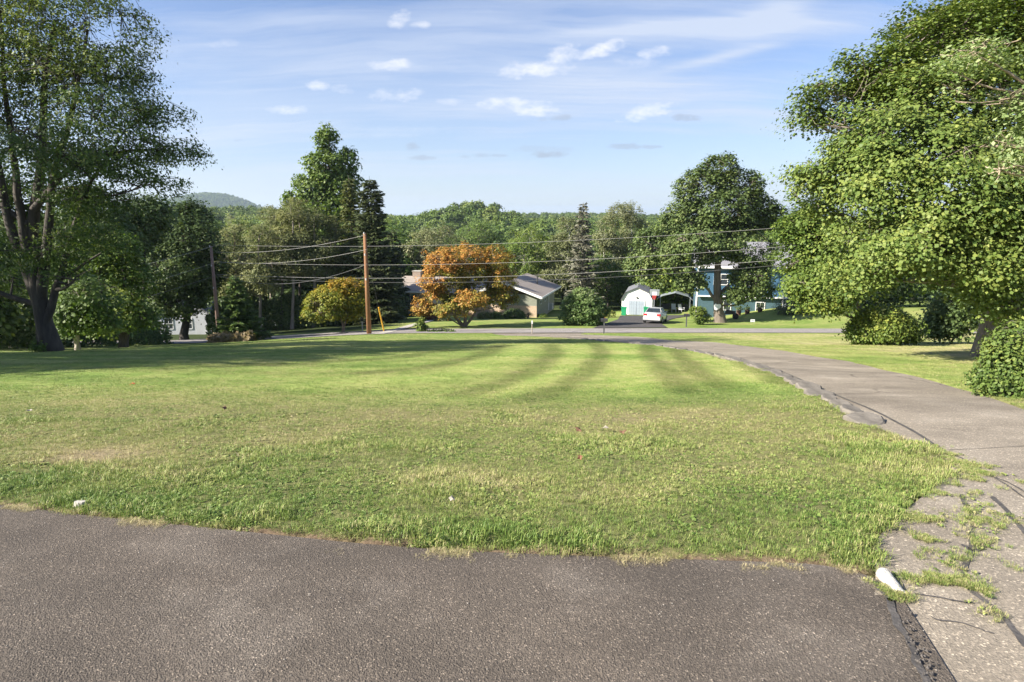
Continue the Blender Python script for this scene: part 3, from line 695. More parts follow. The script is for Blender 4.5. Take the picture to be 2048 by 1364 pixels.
def build_grass():
    X, Y, S, B = lawn_points(); P = np.stack([X, Y], 1)
    hue, mow = lawn_hue(X, Y)
    lush = fbm(P, 1.1, 77, 3); tall = sstep(.5, .72, lush)
    d = dist_line(X, Y, [tuple(p) for p in front_edge[:11]])
    nearz = (Y < 5.5)
    tall = np.maximum(tall, (1-sstep(.1, .55, d))*sstep(.42, .6, fbm(P, .4, 78, 2))*1.2)
    dl = dist_line(X, Y, [tuple(p) for p in drive_left[1:10]]); tall = np.maximum(tall, (1-sstep(.08, .4, dl))*.55)
    S = S*(.36+.36*rng.random(len(X))+.50*tall*(Y < 8))*np.where(d < .06, .6, 1)*np.where(Y > 4.5, .82, 1)
    sparse = sstep(.72, .95, hue)*(Y < 9)
    keep = rng.random(len(X)) > sparse*.55
    kind = np.where(B == 0, rng.integers(0, 4, len(X)), 5+rng.integers(0, 2, len(X)))
    wd = (fbm(P, .5, 91, 2) > .50) & (B == 0) & (rng.random(len(X)) < .34); kind = np.where(wd, 4, kind)
    keep &= ~((X > 22) & (Y > 25))
    keep &= ~(sstep(-22, -30, X)*sstep(24, 32, Y) > .5)
    X, Y, S, kind, hue, mow = (a[keep] for a in (X, Y, S, kind, hue, mow))
    hue = np.clip(hue+rng.normal(0, .13, len(X)), 0, 1)
    Z = T(X, Y); Z += np.where(Y < 12, (fbm(np.stack([X, Y], 1), .35, 9, 2)-.5)*.035, 0)
    cl = [clump('grass_tuft', 16, .05, .055, .0042, M['grass'], .7, 1), clump('grass_tuft', 14, .05, .048, .005, M['grass'], 1.1, 2),
          clump('grass_tuft', 18, .055, .042, .004, M['grass'], .5, 3), clump('straw_tuft', 12, .06, .07, .0038, M['straw'], 1.9, 4),
          clump('weed_tuft', 9, .035, .05, .008, M['weed'], .8, 5, True),
          clump('turf_patch', 36, .17, .042, .009, M['grass'], 1.0, 6), clump('turf_patch', 32, .18, .038, .010, M['grass'], 1.3, 7)]
    scatter('grass', np.stack([X, Y, Z], 1), kind, S, hue, mow, cl, label='short patchy mown grass covering the sloping lawn')
    E_ = resample([tuple(p) for p in front_edge[:11]], 400); kx_ = rng.integers(0, 400, 5200); q = E_[kx_]+np.stack([rng.normal(0, .02, 5200), -np.abs(rng.normal(0, .045, 5200))], 1)
    q = q[fbm(q, .3, 71, 3) > .53]; nq_ = len(q)
    scatter('grass_clippings', np.c_[q, T(q[:, 0], q[:, 1])-.004], np.full(nq_, 3), rng.uniform(.12, .34, nq_), np.clip(rng.normal(.8, .15, nq_), 0, 1), np.zeros(nq_), cl, label='dry clippings and thatch along the pavement edge')
    # weeds growing in the pavement joints
    pts = []
    rr = random.Random(11)
    def along(L_, n, sp):
        Q = resample([gpt(*p) for p in L_], 60)
        for _ in range(n):
            q = Q[rr.randrange(60)]; g_ = rr.gauss(0, sp); pts.append((q[0]+g_, q[1]+rr.gauss(0, sp)))
    along([(1740,1170),(1800,1190),(1830,1215)], 90, .018); along([(1790,1140),(1850,1150),(1900,1165),(1945,1175)], 260, .035)
    along([(1770,1100),(1820,1080),(1880,1085)], 260, .05); along([(1850,985),(1900,985),(1950,965),(1935,930),(1880,905)], 420, .07)
    along([(1940,1000),(1945,1040),(1960,1090)], 60, .045); along([(1935,1150),(1960,1190),(1990,1225),(2035,1290)], 50, .02)
    along([(1960,1040),(2000,1050)], 40, .05); along([(1980,930),(2020,955),(2050,975)], 45, .03); along([(1830,1040),(1880,1030)], 120, .05)
    along([(1905,1130),(1935,1115)], 30, .03); along([(1985,1135),(2010,1130)], 25, .02); along([(1870,890),(1900,920),(1950,930),(1975,950)], 110, .03)
    along([(1980,1010),(2040,1050)], 30, .05); along([(1920,1085),(1990,1080)], 30, .04)
    p = np.array(pts); p = np.concatenate([p, p+rng.normal(0, .03, p.shape), p+rng.normal(0, .05, p.shape)]); p = p[fbm(p, .13, 55, 2) > .46]; n = len(p)
    scatter('joint_weeds', np.c_[p, T(p[:, 0], p[:, 1])-.004], rng.integers(0, 5, n), rng.uniform(.2, .46, n), np.clip(rng.normal(.5, .2, n), 0, 1), np.zeros(n), cl, label='weeds and crabgrass sprouting in the driveway cracks')
build_grass()

# ------------------------------------------------------------------ trees
def leaf_quads(P, Nrm, size, aspect, rg, tint):
    n = len(P); D = rg.normal(size=(n, 3)); D -= (D*Nrm).sum(1)[:, None]*Nrm; D /= (np.linalg.norm(D, axis=1)[:, None]+1e-9)
    D[:, 2] -= .25; D /= np.linalg.norm(D, axis=1)[:, None]
    S = np.cross(Nrm, D); S /= (np.linalg.norm(S, axis=1)[:, None]+1e-9)
    L = size*(.45+1.0*rg.random(n))[:, None]; W = L*aspect*.5
    mid = P+D*L*.42
    V = np.stack([P, mid+S*W-Nrm*L*.08, P+D*L, mid-S*W-Nrm*L*.08], 1).reshape(-1, 3)
    return V, np.arange(4*n).reshape(-1, 4), tint
def grow(base, lobes, stems, p, seed):
    """base, lobes [(c, r3, hue)], stems [(points, r0, r1)] in world space. returns trunk mesh, crown mesh (local to base)"""
    rg = np.random.default_rng(seed); base = np.array(base, float)
    tb = TB(); nodes = []
    for pts, r0, r1 in stems:
        Pn = resample(pts, 12 if len(pts) > 2 else 8) - base; k = len(Pn)
        wob = np.cumsum(rg.normal(0, 1, (k, 3)), 0); wob = (wob-np.linspace(0, 1, k)[:, None]*wob[-1])*r0*.22; wob[:, 2] = 0; Pn = Pn+wob
        rr = r0+(r1-r0)*np.linspace(0, 1, k)**.8
        if np.linalg.norm(Pn[0]) < r0*2.5: rr[0] *= 1.3; rr[1] *= 1.06
        tb.add(Pn, rr, 10 if r0 > .1 else 6)
        for q, r in zip(Pn, rr): nodes.append((q, r))
    NP = np.array([q for q, _ in nodes]); NR = np.array([r for _, r in nodes])
    vol = np.array([(l[1][0]*l[1][1]*l[1][2])**(2/3.) for l in lobes]); share = vol/vol.sum()
    ncl = int(p['n']/p['per']); Cc = []; Ch = []
    LC = np.array([np.array(l[0])-base for l in lobes]); LR = np.array([l[1] for l in lobes])
    for li, (lc, lr, lh) in enumerate(lobes):
        k = max(6, int(ncl*share[li]*1.5)); D = rg.normal(size=(k, 3)); D /= np.linalg.norm(D, axis=1)[:, None]
        rad = (p.get('shell', .55)+(1-p.get('shell', .55))*rg.random(k)**.7); Cp = LC[li]+D*rad[:, None]*np.array(lr)*((.74+.52*vnoise(base+LC[li]+D*np.array(lr), p.get('gap', 1.3)*1.3, seed+9))[:, None] if p.get('rag', 1) else 1)
        # drop the ones deep inside other lobes
        for lj in range(len(lobes)):
            if lj == li: continue
            q = (((Cp-LC[lj])/LR[lj])**2).sum(1); kp = (q > .35) | (rg.random(len(Cp)) < .25); Cp = Cp[kp]
        nv = vnoise(Cp+base, p.get('gap', 1.3), seed); Cp = Cp[nv > p.get('thr', .36)]
        if p.get('light_top'): pass
        Cc.append(Cp); Ch.append(np.full(len(Cp), lh)+rg.normal(0, .13, len(Cp)))
        # limb to the lobe
        if p.get('limbs', True) and len(Cp):
            dz = LC[li]; dv = NP-dz; dist = np.linalg.norm(dv, axis=1)+np.maximum(0, NP[:, 2]-dz[2]+.25*np.linalg.norm(dv[:, :2], axis=1))*3
            j = int(np.argmin(dist)); A = NP[j]; r0 = min(NR[j]*.62, .05+.045*np.linalg.norm(dz-A)*p.get('limb', 1))
            mid = A*.5+dz*.5+np.array((0, 0, -.06))*np.linalg.norm(dz-A)+rg.normal(0, .05, 3)*np.linalg.norm(dz-A)
            Lm = resample([A, mid, dz], 8); tb.add(Lm, np.linspace(r0, r0*.45, 8), 6)
            sub = []
            for _ in range(p.get('sub', 5)):
                s0 = Lm[rg.integers(3, 8)]; D2 = rg.normal(size=3); D2[2] = abs(D2[2])*.8; D2 /= np.linalg.norm(D2); e = dz+D2*np.array(lr)*p.get('reach', .8)
                m2 = (s0+e)/2+rg.normal(0, .06, 3)*np.linalg.norm(e-s0); Ls = resample([s0, m2, e], 6); tb.add(Ls, np.linspace(r0*.45, .012, 6), 4); sub.append(Ls)
            S2 = np.concatenate(sub+[Lm[4:]])
            idx = np.nonzero(rg.random(len(Cp)) < p.get('twig', .35))[0]
            for q in Cp[idx]:
                dd_ = np.linalg.norm(S2-q, axis=1); s0 = S2[int(np.argmin(dd_))]
                if dd_.min() > 3.5: continue
                tb.add(np.array([s0, (s0+q)/2+rg.normal(0, .05, 3), q]), (r0*.16+.006, r0*.12+.005, .004), 3)
    Cp = np.concatenate(Cc); Ch = np.concatenate(Ch)
    if len(Cp) > ncl: k = rg.permutation(len(Cp))[:ncl]; Cp, Ch = Cp[k], Ch[k]
    per = int(p['n']/len(Cp)) if len(Cp) else 1; per = min(per, p['per']*2)
    rc_ = p['rc']; n = len(Cp)*per; off = rg.normal(size=(n, 3))*.5; off *= (rc_*(.7+.6*rg.random(len(Cp))).repeat(per))[:, None]; off[:, 2] *= p.get('flat', .6)
    droop = -(off[:, 0]**2+off[:, 1]**2)*p.get('droop', .35)/max(rc_, .1)
    Pl = Cp.repeat(per, 0)+off; Pl[:, 2] += droop
    cen = LC.mean(0); outw = Pl-cen; outw /= (np.linalg.norm(outw, axis=1)[:, None]+1e-9)
    Nr = np.array((0, 0, 1.))*p.get('up', .75)+outw*.45+off/(rc_+1e-6)*.35+rg.normal(size=(n, 3))*.38; Nr /= np.linalg.norm(Nr, axis=1)[:, None]
    tint = np.clip(Ch.repeat(per)+rg.normal(0, .12, n), 0, 1)
    V, Q, tint = leaf_quads(Pl, Nr, p['leaf'], p.get('asp', .8), rg, tint)
    return tb.mesh('trunk', p['bark']), mesh_np('crown', V, Q, mat=p['mat'], fattr={'tint': tint})
def tree(name, label, cat, px, Y, lobes, seed=1, tr=.2, stems=None, group=None, X=None, dyr=.9, crown='crown', **p):
    x = (px-1024)/1232.*Y*1.0 if X is None else X
    a, b, _ = ray(px, 660); x = a/b*Y if X is None else X
    base = np.array((x, Y, T1(x, Y)-.05)); k = PXM(Y); rr = random.Random(seed); LL = []
    for l in lobes:
        dy = l[4] if len(l) > 4 else None; h = l[5] if len(l) > 5 else .45
        if dy is None: dy = rr.uniform(-.5, .5)*l[2]*k*dyr
        LL.append((at(l[0], l[1], Y+dy), (l[2]*k, l[2]*k*dyr, l[3]*k), h))
    if stems is None:
        top = max(LL, key=lambda q: q[0][2]); st = [([base, (base+top[0])/2+np.array((rr.uniform(-.2, .2), 0, 0)), top[0]], tr, tr*.25)]
    else:
        st = []
        for pts, r0, r1 in stems:
            q = []
            for j, pt in enumerate(pts):
                if pt is None: q.append(base)
                else: q.append(at(pt[0], pt[1], Y+(pt[2] if len(pt) > 2 else 0)))
            st.append((q, r0, r1))
    d = dict(n=20000, per=24, rc=.5, leaf=.12, mat=M['mid'], bark=M['bark']); d.update(p)
    tm, cm = grow(base, LL, st, d, seed)
    root = empty(name, base, label=label, cat=cat, group=group)
    link('trunk', tm, root); link(crown, cm, root)
    return root
def conifer_mesh(h, r, clear, n, mat, bark, seed, droop=.25, power=1.0, leaf=.16, density=1., tr=.16, ragged=.25, needles=True, whorl=.42, lean=0, full=1.0):
    rg = np.random.default_rng(seed); tb = TB(); z = np.linspace(0, h, 10)
    P = np.stack([np.sin(z*.3)*.05+lean*z, 0*z, z], 1); tb.add(P, tr*(1-z/h*.93), 8)
    V = []; per_br = []
    zz = h*clear
    brs = []
    while zz < h*.985:
        t = (zz-h*clear)/(h*(1-clear)); L = r*(1-t)**power*(1-ragged*rg.random())+.12; nb = max(4, int(7*(.5+.6*(1-t))))
        a0 = rg.random()*6.28
        for k in range(nb):
            if rg.random() > density: continue
            brs.append((zz+rg.normal(0, .06), a0+k*2*pi/nb+rg.normal(0, .2), L*rg.uniform(.7, 1.08)))
        zz += whorl*(.7+.5*(1-t))*rg.uniform(.8, 1.2)
    tot = sum(b[2] for b in brs); Pl = []; Dl = []
    for (z0, a, L) in brs:
        d = np.array((cos(a), sin(a), 0)); s = np.linspace(0, 1, 5); pts = np.array((lean*z0, 0, z0))+d*L*s[:, None]; pts[:, 2] += L*(-droop*s+droop*.55*s*s*s*1.2+.03)
        tb.add(pts, .008+.022*L/max(r, .1)*(1-s*.85), 4)
        m = int(n*L/tot)+2; t = rg.random(m)**.75; q = np.array((lean*z0, 0, z0))+d*L*t[:, None]; q[:, 2] += L*(-droop*t+droop*.55*t**3*1.2+.03)
        side = np.array((-sin(a), cos(a), 0)); w = (rg.random(m)-.5)*2; ww = L*.32*(1-t*.75)*full
        q += side*(w*ww)[:, None]; q[:, 2] -= abs(w)*ww*.35+rg.random(m)*.06*full; dd_ = d*(.6+rg.random(m)[:, None]*.6)+side*(np.sign(w)*.8)[:, None]; dd_[:, 2] -= .25
        Pl.append(q); Dl.append(dd_+rg.normal(0, .25, (m, 3)))
    Pl = np.concatenate(Pl); D = np.concatenate(Dl); D /= np.linalg.norm(D, axis=1)[:, None]; n_ = len(Pl)
    Nr = np.array((0, 0, 1.))+rg.normal(0, .5, (n_, 3)); S = np.cross(Nr, D); S /= np.linalg.norm(S, axis=1)[:, None]
    L = leaf*(.6+.8*rg.random(n_))[:, None]; W = L*(.16 if needles else .4)
    Vv = np.stack([Pl-S*W*.4, Pl+D*L*.5+S*W, Pl+D*L, Pl+D*L*.5-S*W], 1).reshape(-1, 3); tint = np.clip(.45+rg.normal(0, .2, n_), 0, 1)
    return tb.mesh('trunk', bark), mesh_np('crown', Vv, np.arange(4*n_).reshape(-1, 4), mat=mat, fattr={'tint': tint})
def conifer(name, label, cat, px, Y, top_row, rpx, n, mat, bark, seed, clear=.04, group=None, **k):
    a, b, _ = ray(px, 650); x = a/b*Y; z = T1(x, Y)-.05; h = at(px, top_row, Y)[2]-z
    tm, cm = conifer_mesh(h, rpx*PXM(Y), clear, n, mat, bark, seed, **k)
    root = empty(name, (x, Y, z), label=label, cat=cat, group=group); link('trunk', tm, root); link('crown', cm, root); return root

# --- big tree at the left edge
tree('shade_tree', 'tall dark tree with several leaning stems filling the left edge above the lawn', 'tree', 95, 24.5,
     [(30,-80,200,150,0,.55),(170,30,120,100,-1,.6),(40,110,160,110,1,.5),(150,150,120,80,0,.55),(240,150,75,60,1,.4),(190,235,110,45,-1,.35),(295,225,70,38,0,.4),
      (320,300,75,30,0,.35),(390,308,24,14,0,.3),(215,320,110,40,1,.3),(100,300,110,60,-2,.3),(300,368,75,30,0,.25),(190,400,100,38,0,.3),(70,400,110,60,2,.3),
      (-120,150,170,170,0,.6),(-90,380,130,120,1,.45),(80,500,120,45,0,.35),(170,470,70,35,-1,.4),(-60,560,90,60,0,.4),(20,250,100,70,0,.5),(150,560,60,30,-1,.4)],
     seed=11, tr=.5, stems=[([None,(75,600),(50,500),(60,380),(95,200),(110,40)], .33, .06), ([(80,620),(30,480),(-5,330),(-40,150),(-60,20)], .24, .05),
            ([(78,610),(92,480),(100,360),(140,220),(175,60)], .22, .04), ([(90,650),(120,560),(138,480),(170,380),(250,260)], .17, .03),
            ([(60,520),(30,330),(10,180),(0,20)], .18, .04), ([(118,560),(150,540),(210,500)], .10, .02), ([(62,420),(130,340),(240,300),(350,300)], .14, .02), ([(55,450),(-20,400),(-100,300)], .13, .03)],
     n=115000, per=24, rc=.42, leaf=.115, asp=.5, mat=M['big_left'], bark=M['bark_dark'], gap=.9, thr=.44, shell=.25, twig=.55, sub=7, up=.3, flat=.5)
tree('leafy_sucker', 'clump of leafy vine and suckers at the foot of the big left tree', 'shrub', 70, 23.8, [(75,680,10,22,0,.5),(78,655,8,18,0,.6),(70,630,8,20,0,.5)], seed=12, tr=.03, n=1800, per=10, rc=.15, leaf=.09, mat=M['mid'])
# --- trees at the left behind the lawn
tree('young_tree', 'slender twin-stemmed light green tree behind the big left tree', 'tree', 148, 29, [(150,620,42,34,0,.4),(185,585,55,36,0,.4),(135,560,45,42,1,.3),(190,640,35,22,0,.35),(125,645,25,22,0,.3)],
     seed=21, stems=[([None,(142,620),(138,560)], .12, .03), ([None,(160,630),(180,590)], .10, .03)], n=11000, per=22, rc=.45, leaf=.15, mat=M['mid'], bark=M['bark_pale'], thr=.32)
tree('branching_tree', 'bright green tree forking low beside the dark round maple', 'tree', 245, 34, [(235,600,50,34,0,.6),(200,560,50,40,0,.45),(270,560,45,45,1,.4),(215,640,45,18,-1,.6),(230,500,50,40,1,.35),(170,520,50,40,1,.35),(280,630,30,22,0,.4)],
     seed=22, stems=[([None,(248,640),(250,560)], .2, .06), ([None,(228,640),(205,590)], .12, .04), ([None,(262,640),(275,590)], .13, .04)], n=15000, per=24, rc=.5, leaf=.16, mat=M['yellowgreen'], bark=M['bark'], thr=.34)
tree('maple_tree', 'dark round maple shading the white house at the left', 'tree', 365, 60, [(345,440,55,40,1,.35),(300,490,55,45,0,.35),(385,480,55,50,0,.3),(340,540,80,45,-1,.4),(295,590,42,35,-1,.45),(400,560,42,45,0,.4),(350,605,62,26,-1,.4),(265,545,30,35,0,.35),(430,530,24,35,0,.25),(385,430,40,30,1,.25)],
     seed=23, tr=.42, n=46000, per=30, rc=.75, leaf=.23, mat=M['dark'], bark=M['bark_dark'], thr=.3)
for k, (px, Y, ll) in enumerate([(20, 38, [(20,520,60,60),(-10,600,60,50),(60,600,45,45)]), (-60, 34, [(-60,520,80,80),(-40,620,60,50)]), (110, 44, [(110,540,60,60),(120,470,60,50),(80,600,45,40)]), (200, 48, [(210,470,60,50),(190,410,50,40),(170,540,50,50)]), (280, 52, [(290,430,50,40),(250,470,50,45)])]):
    tree('background_tree', ['dark tree at the far left edge behind the big trunk','dark leafy tree cut by the left edge of the picture','dark tree just right of the big left trunk','tall dark tree behind the forked bright green tree','dark green tree behind the round maple\'s left side'][k], 'tree', px, Y, ll, seed=30+k, tr=.2, n=12000, per=26, rc=.7, leaf=.24, mat=M['dark'], bark=M['bark_dark'], thr=.25)
for k, (x0, y0, hh) in enumerate([(-27.5, 12.5, 16), (-34, 13, 17)]):      # out of the frame at the left, where the lawn's shade comes from
    a0 = np.array((x0, y0, T1(x0, y0))); rr9 = random.Random(k); LL = [(a0+np.array((rr9.uniform(-4, 4), rr9.uniform(-4, 4), hh*rr9.uniform(.4, .85))), (2.8, 2.8, 2.4), .4) for _ in range(9)]
    tm_, cm_ = grow(a0, LL, [([a0, a0+np.array((0, 0, hh*.8))], .35, .1)], dict(n=14000, per=26, rc=.8, leaf=.3, mat=M['dark'], bark=M['bark_dark'], thr=.2), 140+k)
    ro_ = empty('shade_tree', a0, label=['tree beyond the left edge whose shade falls on the lawn', 'taller tree beyond the left edge behind the first'][k], cat='tree'); link('trunk', tm_, ro_); link('crown', cm_, ro_)
# hedge at left
def hedge(name, label, pts, h, w, n, mat, seed, leaf=.12, wob=.15, cat='hedge'):
    rg = np.random.default_rng(seed); P = resample(pts, 40); t = rg.random(n)*39; i = np.minimum(t.astype(int), 38); f = (t-i)[:, None]; p2 = P[i]*(1-f)+P[i+1]*f
    Tn = P[i+1]-P[i]; Tn /= np.linalg.norm(Tn, axis=1)[:, None]; Nn = np.stack([-Tn[:, 1], Tn[:, 0]], 1)
    a = rg.random(n)*pi; rr = (.82+.2*rg.random(n)+wob*(fbm(np.c_[p2, a*1.0], .7, seed, 2)-.5)*2)
    off = np.cos(a)*w*.5*rr; zz = np.sin(a)**.6*h*rr*(.85+.3*vnoise(p2, 1.2, seed)); base = np.array((*P[20], T1(*P[20])))
    X = p2+Nn*off[:, None]; Z = T(X[:, 0], X[:, 1])+zz*np.where(rg.random(n) < .5, rg.random(n)**.5, 1)
    L = np.c_[X, Z]-base; Nr = np.c_[Nn*np.cos(a)[:, None], np.sin(a)]+rg.normal(0, .4, (n, 3)); Nr /= np.linalg.norm(Nr, axis=1)[:, None]
    V, Q, ti = leaf_quads(L, Nr, leaf, .7, rg, np.clip(.45+rg.normal(0, .2, n), 0, 1))
    root = empty(name, base, label=label, cat=cat); link('foliage', mesh_np('foliage', V, Q, mat=mat, fattr={'tint': ti}), root)
    tb = TB(); 
    for k in range(0, 40, 3):
        b0 = np.array((*P[k], T1(*P[k])))-base; tb.add(np.array([b0, b0+(0, 0, h*.5), b0+(.1, .05, h*.8)]), (.03, .02, .01), 5)
    link('stems', tb.mesh('stems', M['bark']), root, kind='stuff')
def gx(px, Y): a, b, _ = ray(px, 660); return (a/b*Y, Y)
hedge('hedge', 'dark unclipped hedge under the trees at the left', [gx(-60, 36), gx(100, 38), gx(200, 40), gx(330, 44)], 1.7, 1.6, 14000, M['dark'], 5, .16)
hedge('tall_grass_bed', 'dry tan tall grass bed in front of the small spruce', [gx(425, 43.5), gx(460, 42.8), gx(500, 42.5)], .65, 1.0, 2500, leafmat('dry_grass', (0.160, 0.130, 0.060), (0.280, 0.210, 0.110), (0.400, 0.300, 0.170), .2), 6, .28, cat='grass bed')
# --- pines and spruces left of centre
conifer('spruce', 'small bushy green spruce beside the left utility pole', 'spruce', 478, 46, 552, 62, 30000, M['spruce'], M['bark'], 41, clear=.02, droop=.2, power=.85, leaf=.26, ragged=.25, whorl=.3, full=1.2)
pine_lobes = lambda px, t, w: [(px, t, w*.55, 28), (px-w*.5, t+45, w*.55, 26), (px+w*.45, t+55, w*.55, 26), (px, t+80, w*.75, 20), (px+w*.4, t+105, w*.5, 14), (px-w*.4, t+112, w*.45, 13)]
pines = [(519, 60, 470, 52), (563, 63, 440, 42), (585, 61, 432, 44), (598, 66, 420, 34), (628, 62, 440, 46), (672, 64, 455, 40), (541, 70, 435, 46), (470, 66, 470, 40)]
plab = ['pale-trunked tall pine right above the small bushy spruce', 'thin tall pine left of the pair of close pale trunks', 'tall pine with a pale trunk, left one of the close pair', 'tall pine with a dark trunk, right one of the close pair',
        'tall pine directly left of the yellow turning tree', 'olive green pine standing right behind the yellow turning tree', 'wispy pine set back between two pale trunks', 'leftmost olive pine behind the left utility pole']
for k, (px, Y, t, w) in enumerate(pines):
    tree('pine_tree', plab[k], 'pine tree', px, Y, [(*l, None, .35+.08*(k % 4)) for l in pine_lobes(px, t, w)], seed=50+k, tr=.17,
         stems=[([None, (px+1, 560), (px, t)], .17, .07)], n=9500, per=26, rc=.55, leaf=.26, asp=.28, mat=M['pine'], bark=[M['bark_pale'], M['bark_mid'], M['bark_pale'], M['bark_mid']][k % 4], thr=.3, flat=.35, droop=.1, group='tall pines left of the yellow tree')
tree('poplar', 'tallest light green poplar rising above the pines', 'tree', 655, 72, [(658,280,24,34,0,.5),(650,330,40,35,0,.5),(690,322,20,26,0,.45),(625,372,40,30,0,.5),(680,375,38,34,0,.45),(642,420,60,34,0,.5),(592,395,20,18,0,.5),(600,435,34,30,0,.5),(640,480,60,40,0,.4)],
     seed=61, tr=.35, n=26000, per=24, rc=.6, leaf=.3, mat=M['mid'], bark=M['bark'], thr=.36, gap=1.6, up=.3)
conifer('spruce', 'tall dark grey-green spruce left of the brick house', 'spruce', 752, 63, 352, 68, 36000, M['needle'], M['bark_dark'], 62, clear=.03, power=.5, leaf=.36, ragged=.6, droop=.22, whorl=.3, full=1.7)
conifer('spruce', 'thin ragged spruce crowding the tall dark spruce on its left', 'spruce', 712, 66, 350, 52, 22000, M['pine'], M['bark_mid'], 63, clear=.15, power=.7, leaf=.38, ragged=.5, droop=.2, whorl=.5, full=1.3)
conifer('spruce', 'shorter dark spruce behind the yellow turning tree', 'spruce', 790, 70, 455, 38, 12000, M['needle'], M['bark_dark'], 64, clear=.02, power=.6, leaf=.42, ragged=.4, whorl=.5, full=1.4)
for k, (px, Y, lo) in enumerate([(560, 72, [(540,590,45,45),(590,600,40,45)]), (640, 74, [(630,600,45,45),(600,560,40,40)]), (735, 76, [(720,600,50,45),(770,590,40,45)]), (460, 72, [(450,570,40,50),(500,560,40,45)])]):
    tree('understory_tree', ['dark undergrowth tree between the pine trunks','dark undergrowth tree behind the yellow turning tree\'s left side','dark undergrowth tree under the tall dark spruce','dark undergrowth tree behind the small bushy spruce'][k], 'tree', px, Y, [(*l, None, .3) for l in lo], seed=70+k, n=9000, per=26, rc=.8, leaf=.3, mat=M['dark'], bark=M['bark_dark'], thr=.2)
hedge('undergrowth', 'dark thicket under the tall pines and spruce', [gx(415, 60), gx(520, 62), gx(640, 63), gx(730, 66), gx(800, 70)], 3.2, 3.0, 26000, M['dark'], 15, .22, .4, cat='thicket')
# --- ornamental trees
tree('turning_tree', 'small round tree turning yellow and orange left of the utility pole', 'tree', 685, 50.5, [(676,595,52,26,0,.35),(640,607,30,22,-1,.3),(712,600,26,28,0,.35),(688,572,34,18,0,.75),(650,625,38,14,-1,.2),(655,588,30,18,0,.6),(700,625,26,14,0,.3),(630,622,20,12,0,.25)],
     seed=81, stems=[([None,(684,648),(670,615)], .13, .04), ([None,(690,645),(705,615)], .09, .03)], n=22000, per=22, rc=.28, leaf=.15, mat=M['yellow'], bark=M['bark_mid'], thr=.22, sub=4, shell=.7)
tree('autumn_maple', 'broad orange and olive autumn maple in front of the brick house', 'tree', 928, 55.5,
     [(935,510,68,24,0,.75),(880,525,42,24,-1,.95),(985,520,38,28,0,.55),(930,548,75,26,1,.35),(865,560,32,26,-1,.8),(1000,555,34,24,0,.5),(850,590,26,20,-1,.75),(895,588,38,24,0,.35),(965,585,45,24,1,.4),(1005,590,28,20,0,.4),(848,614,22,16,-1,.75),(905,622,34,16,-2,.45),(925,594,22,14,-2,.75),(952,596,28,14,-2,.6),(872,618,24,14,-1,.5),(1018,606,18,10,0,.3),(930,598,52,20,0,.2),(900,570,40,22,0,.3)],
     seed=82, stems=[([None,(915,640),(895,610),(880,560)], .17, .05), ([None,(930,625),(935,560)], .18, .05), ([None,(945,635),(965,600),(985,560)], .14, .04), ([None,(905,640),(875,620)], .09, .03)],
     n=46000, per=22, rc=.32, leaf=.16, mat=M['orange'], bark=M['bark_mid'], thr=.44, gap=.9, sub=5, shell=.45, twig=.5)
# --- across the road, right
tree('oak_tree', 'large dark spreading tree in front of the blue house', 'tree', 1440, 61,
     [(1440,335,38,26,0,.5),(1400,372,48,38,0,.5),(1480,375,45,40,0,.45),(1440,420,80,45,0,.4),(1370,440,48,42,0,.45),(1510,425,45,45,0,.35),(1548,432,22,28,0,.35),(1330,500,50,42,0,.5),(1400,490,70,42,-1,.45),(1490,490,60,42,-1,.4),(1522,505,28,40,0,.35),(1300,490,32,36,0,.45),(1325,535,52,32,-1,.55),(1385,560,30,20,-1,.5),(1500,555,45,34,-1,.45),(1522,585,24,26,0,.4),(1470,590,22,14,-1,.45),(1275,525,28,24,0,.5)],
     seed=91, stems=[([None,(1436,600),(1442,540),(1440,440),(1440,360)], .52, .1), ([(1437,610),(1415,575),(1385,555)], .2, .06), ([(1438,590),(1468,560),(1500,520)], .2, .06), ([(1442,500),(1400,450)], .16, .05), ([(1442,500),(1480,440)], .16, .05)],
     n=76000, per=24, rc=.5, leaf=.22, mat=M['dark'], bark=M['bark_mid'], gap=1.7, thr=.38, sub=6, twig=.4)
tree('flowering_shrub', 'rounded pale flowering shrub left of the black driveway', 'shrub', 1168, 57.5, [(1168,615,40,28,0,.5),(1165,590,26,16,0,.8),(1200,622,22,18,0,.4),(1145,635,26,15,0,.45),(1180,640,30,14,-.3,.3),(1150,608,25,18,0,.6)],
     seed=92, tr=.05, n=15000, per=20, rc=.3, leaf=.16, mat=M['pale'], thr=.12, shell=.7)
tree('driveway_bush', 'small green bush beside the black mailbox on the verge', 'shrub', 1400, 58, [(1398,625,18,14,0,.5),(1410,632,12,10,0,.5),(1388,620,9,8,0,.6),(1400,640,10,8,0,.3)], seed=93, tr=.04, n=4000, per=16, rc=.18, leaf=.13, mat=M['yellowgreen'], thr=.1)
tree('dead_spruce', 'half dead bare grey spruce behind the brick house', 'tree', 1158, 84, [(1158,600,8,8)], seed=94, n=200, mat=M['dead'])
for o in [o for o in list(C.objects) if o.get('label') == 'half dead bare grey spruce behind the brick house']:
    for ch_ in list(o.children): bpy.data.objects.remove(ch_)
    bpy.data.objects.remove(o)
conifer('dead_spruce', 'half dead bare grey spruce behind the brick house', 'tree', 1162, 86, 405, 50, 9000, M['dead'], M['bark_mid'], 94, clear=.04, power=.8, leaf=.55, ragged=.55, droop=.15, whorl=.45, full=1.1, tr=.22)
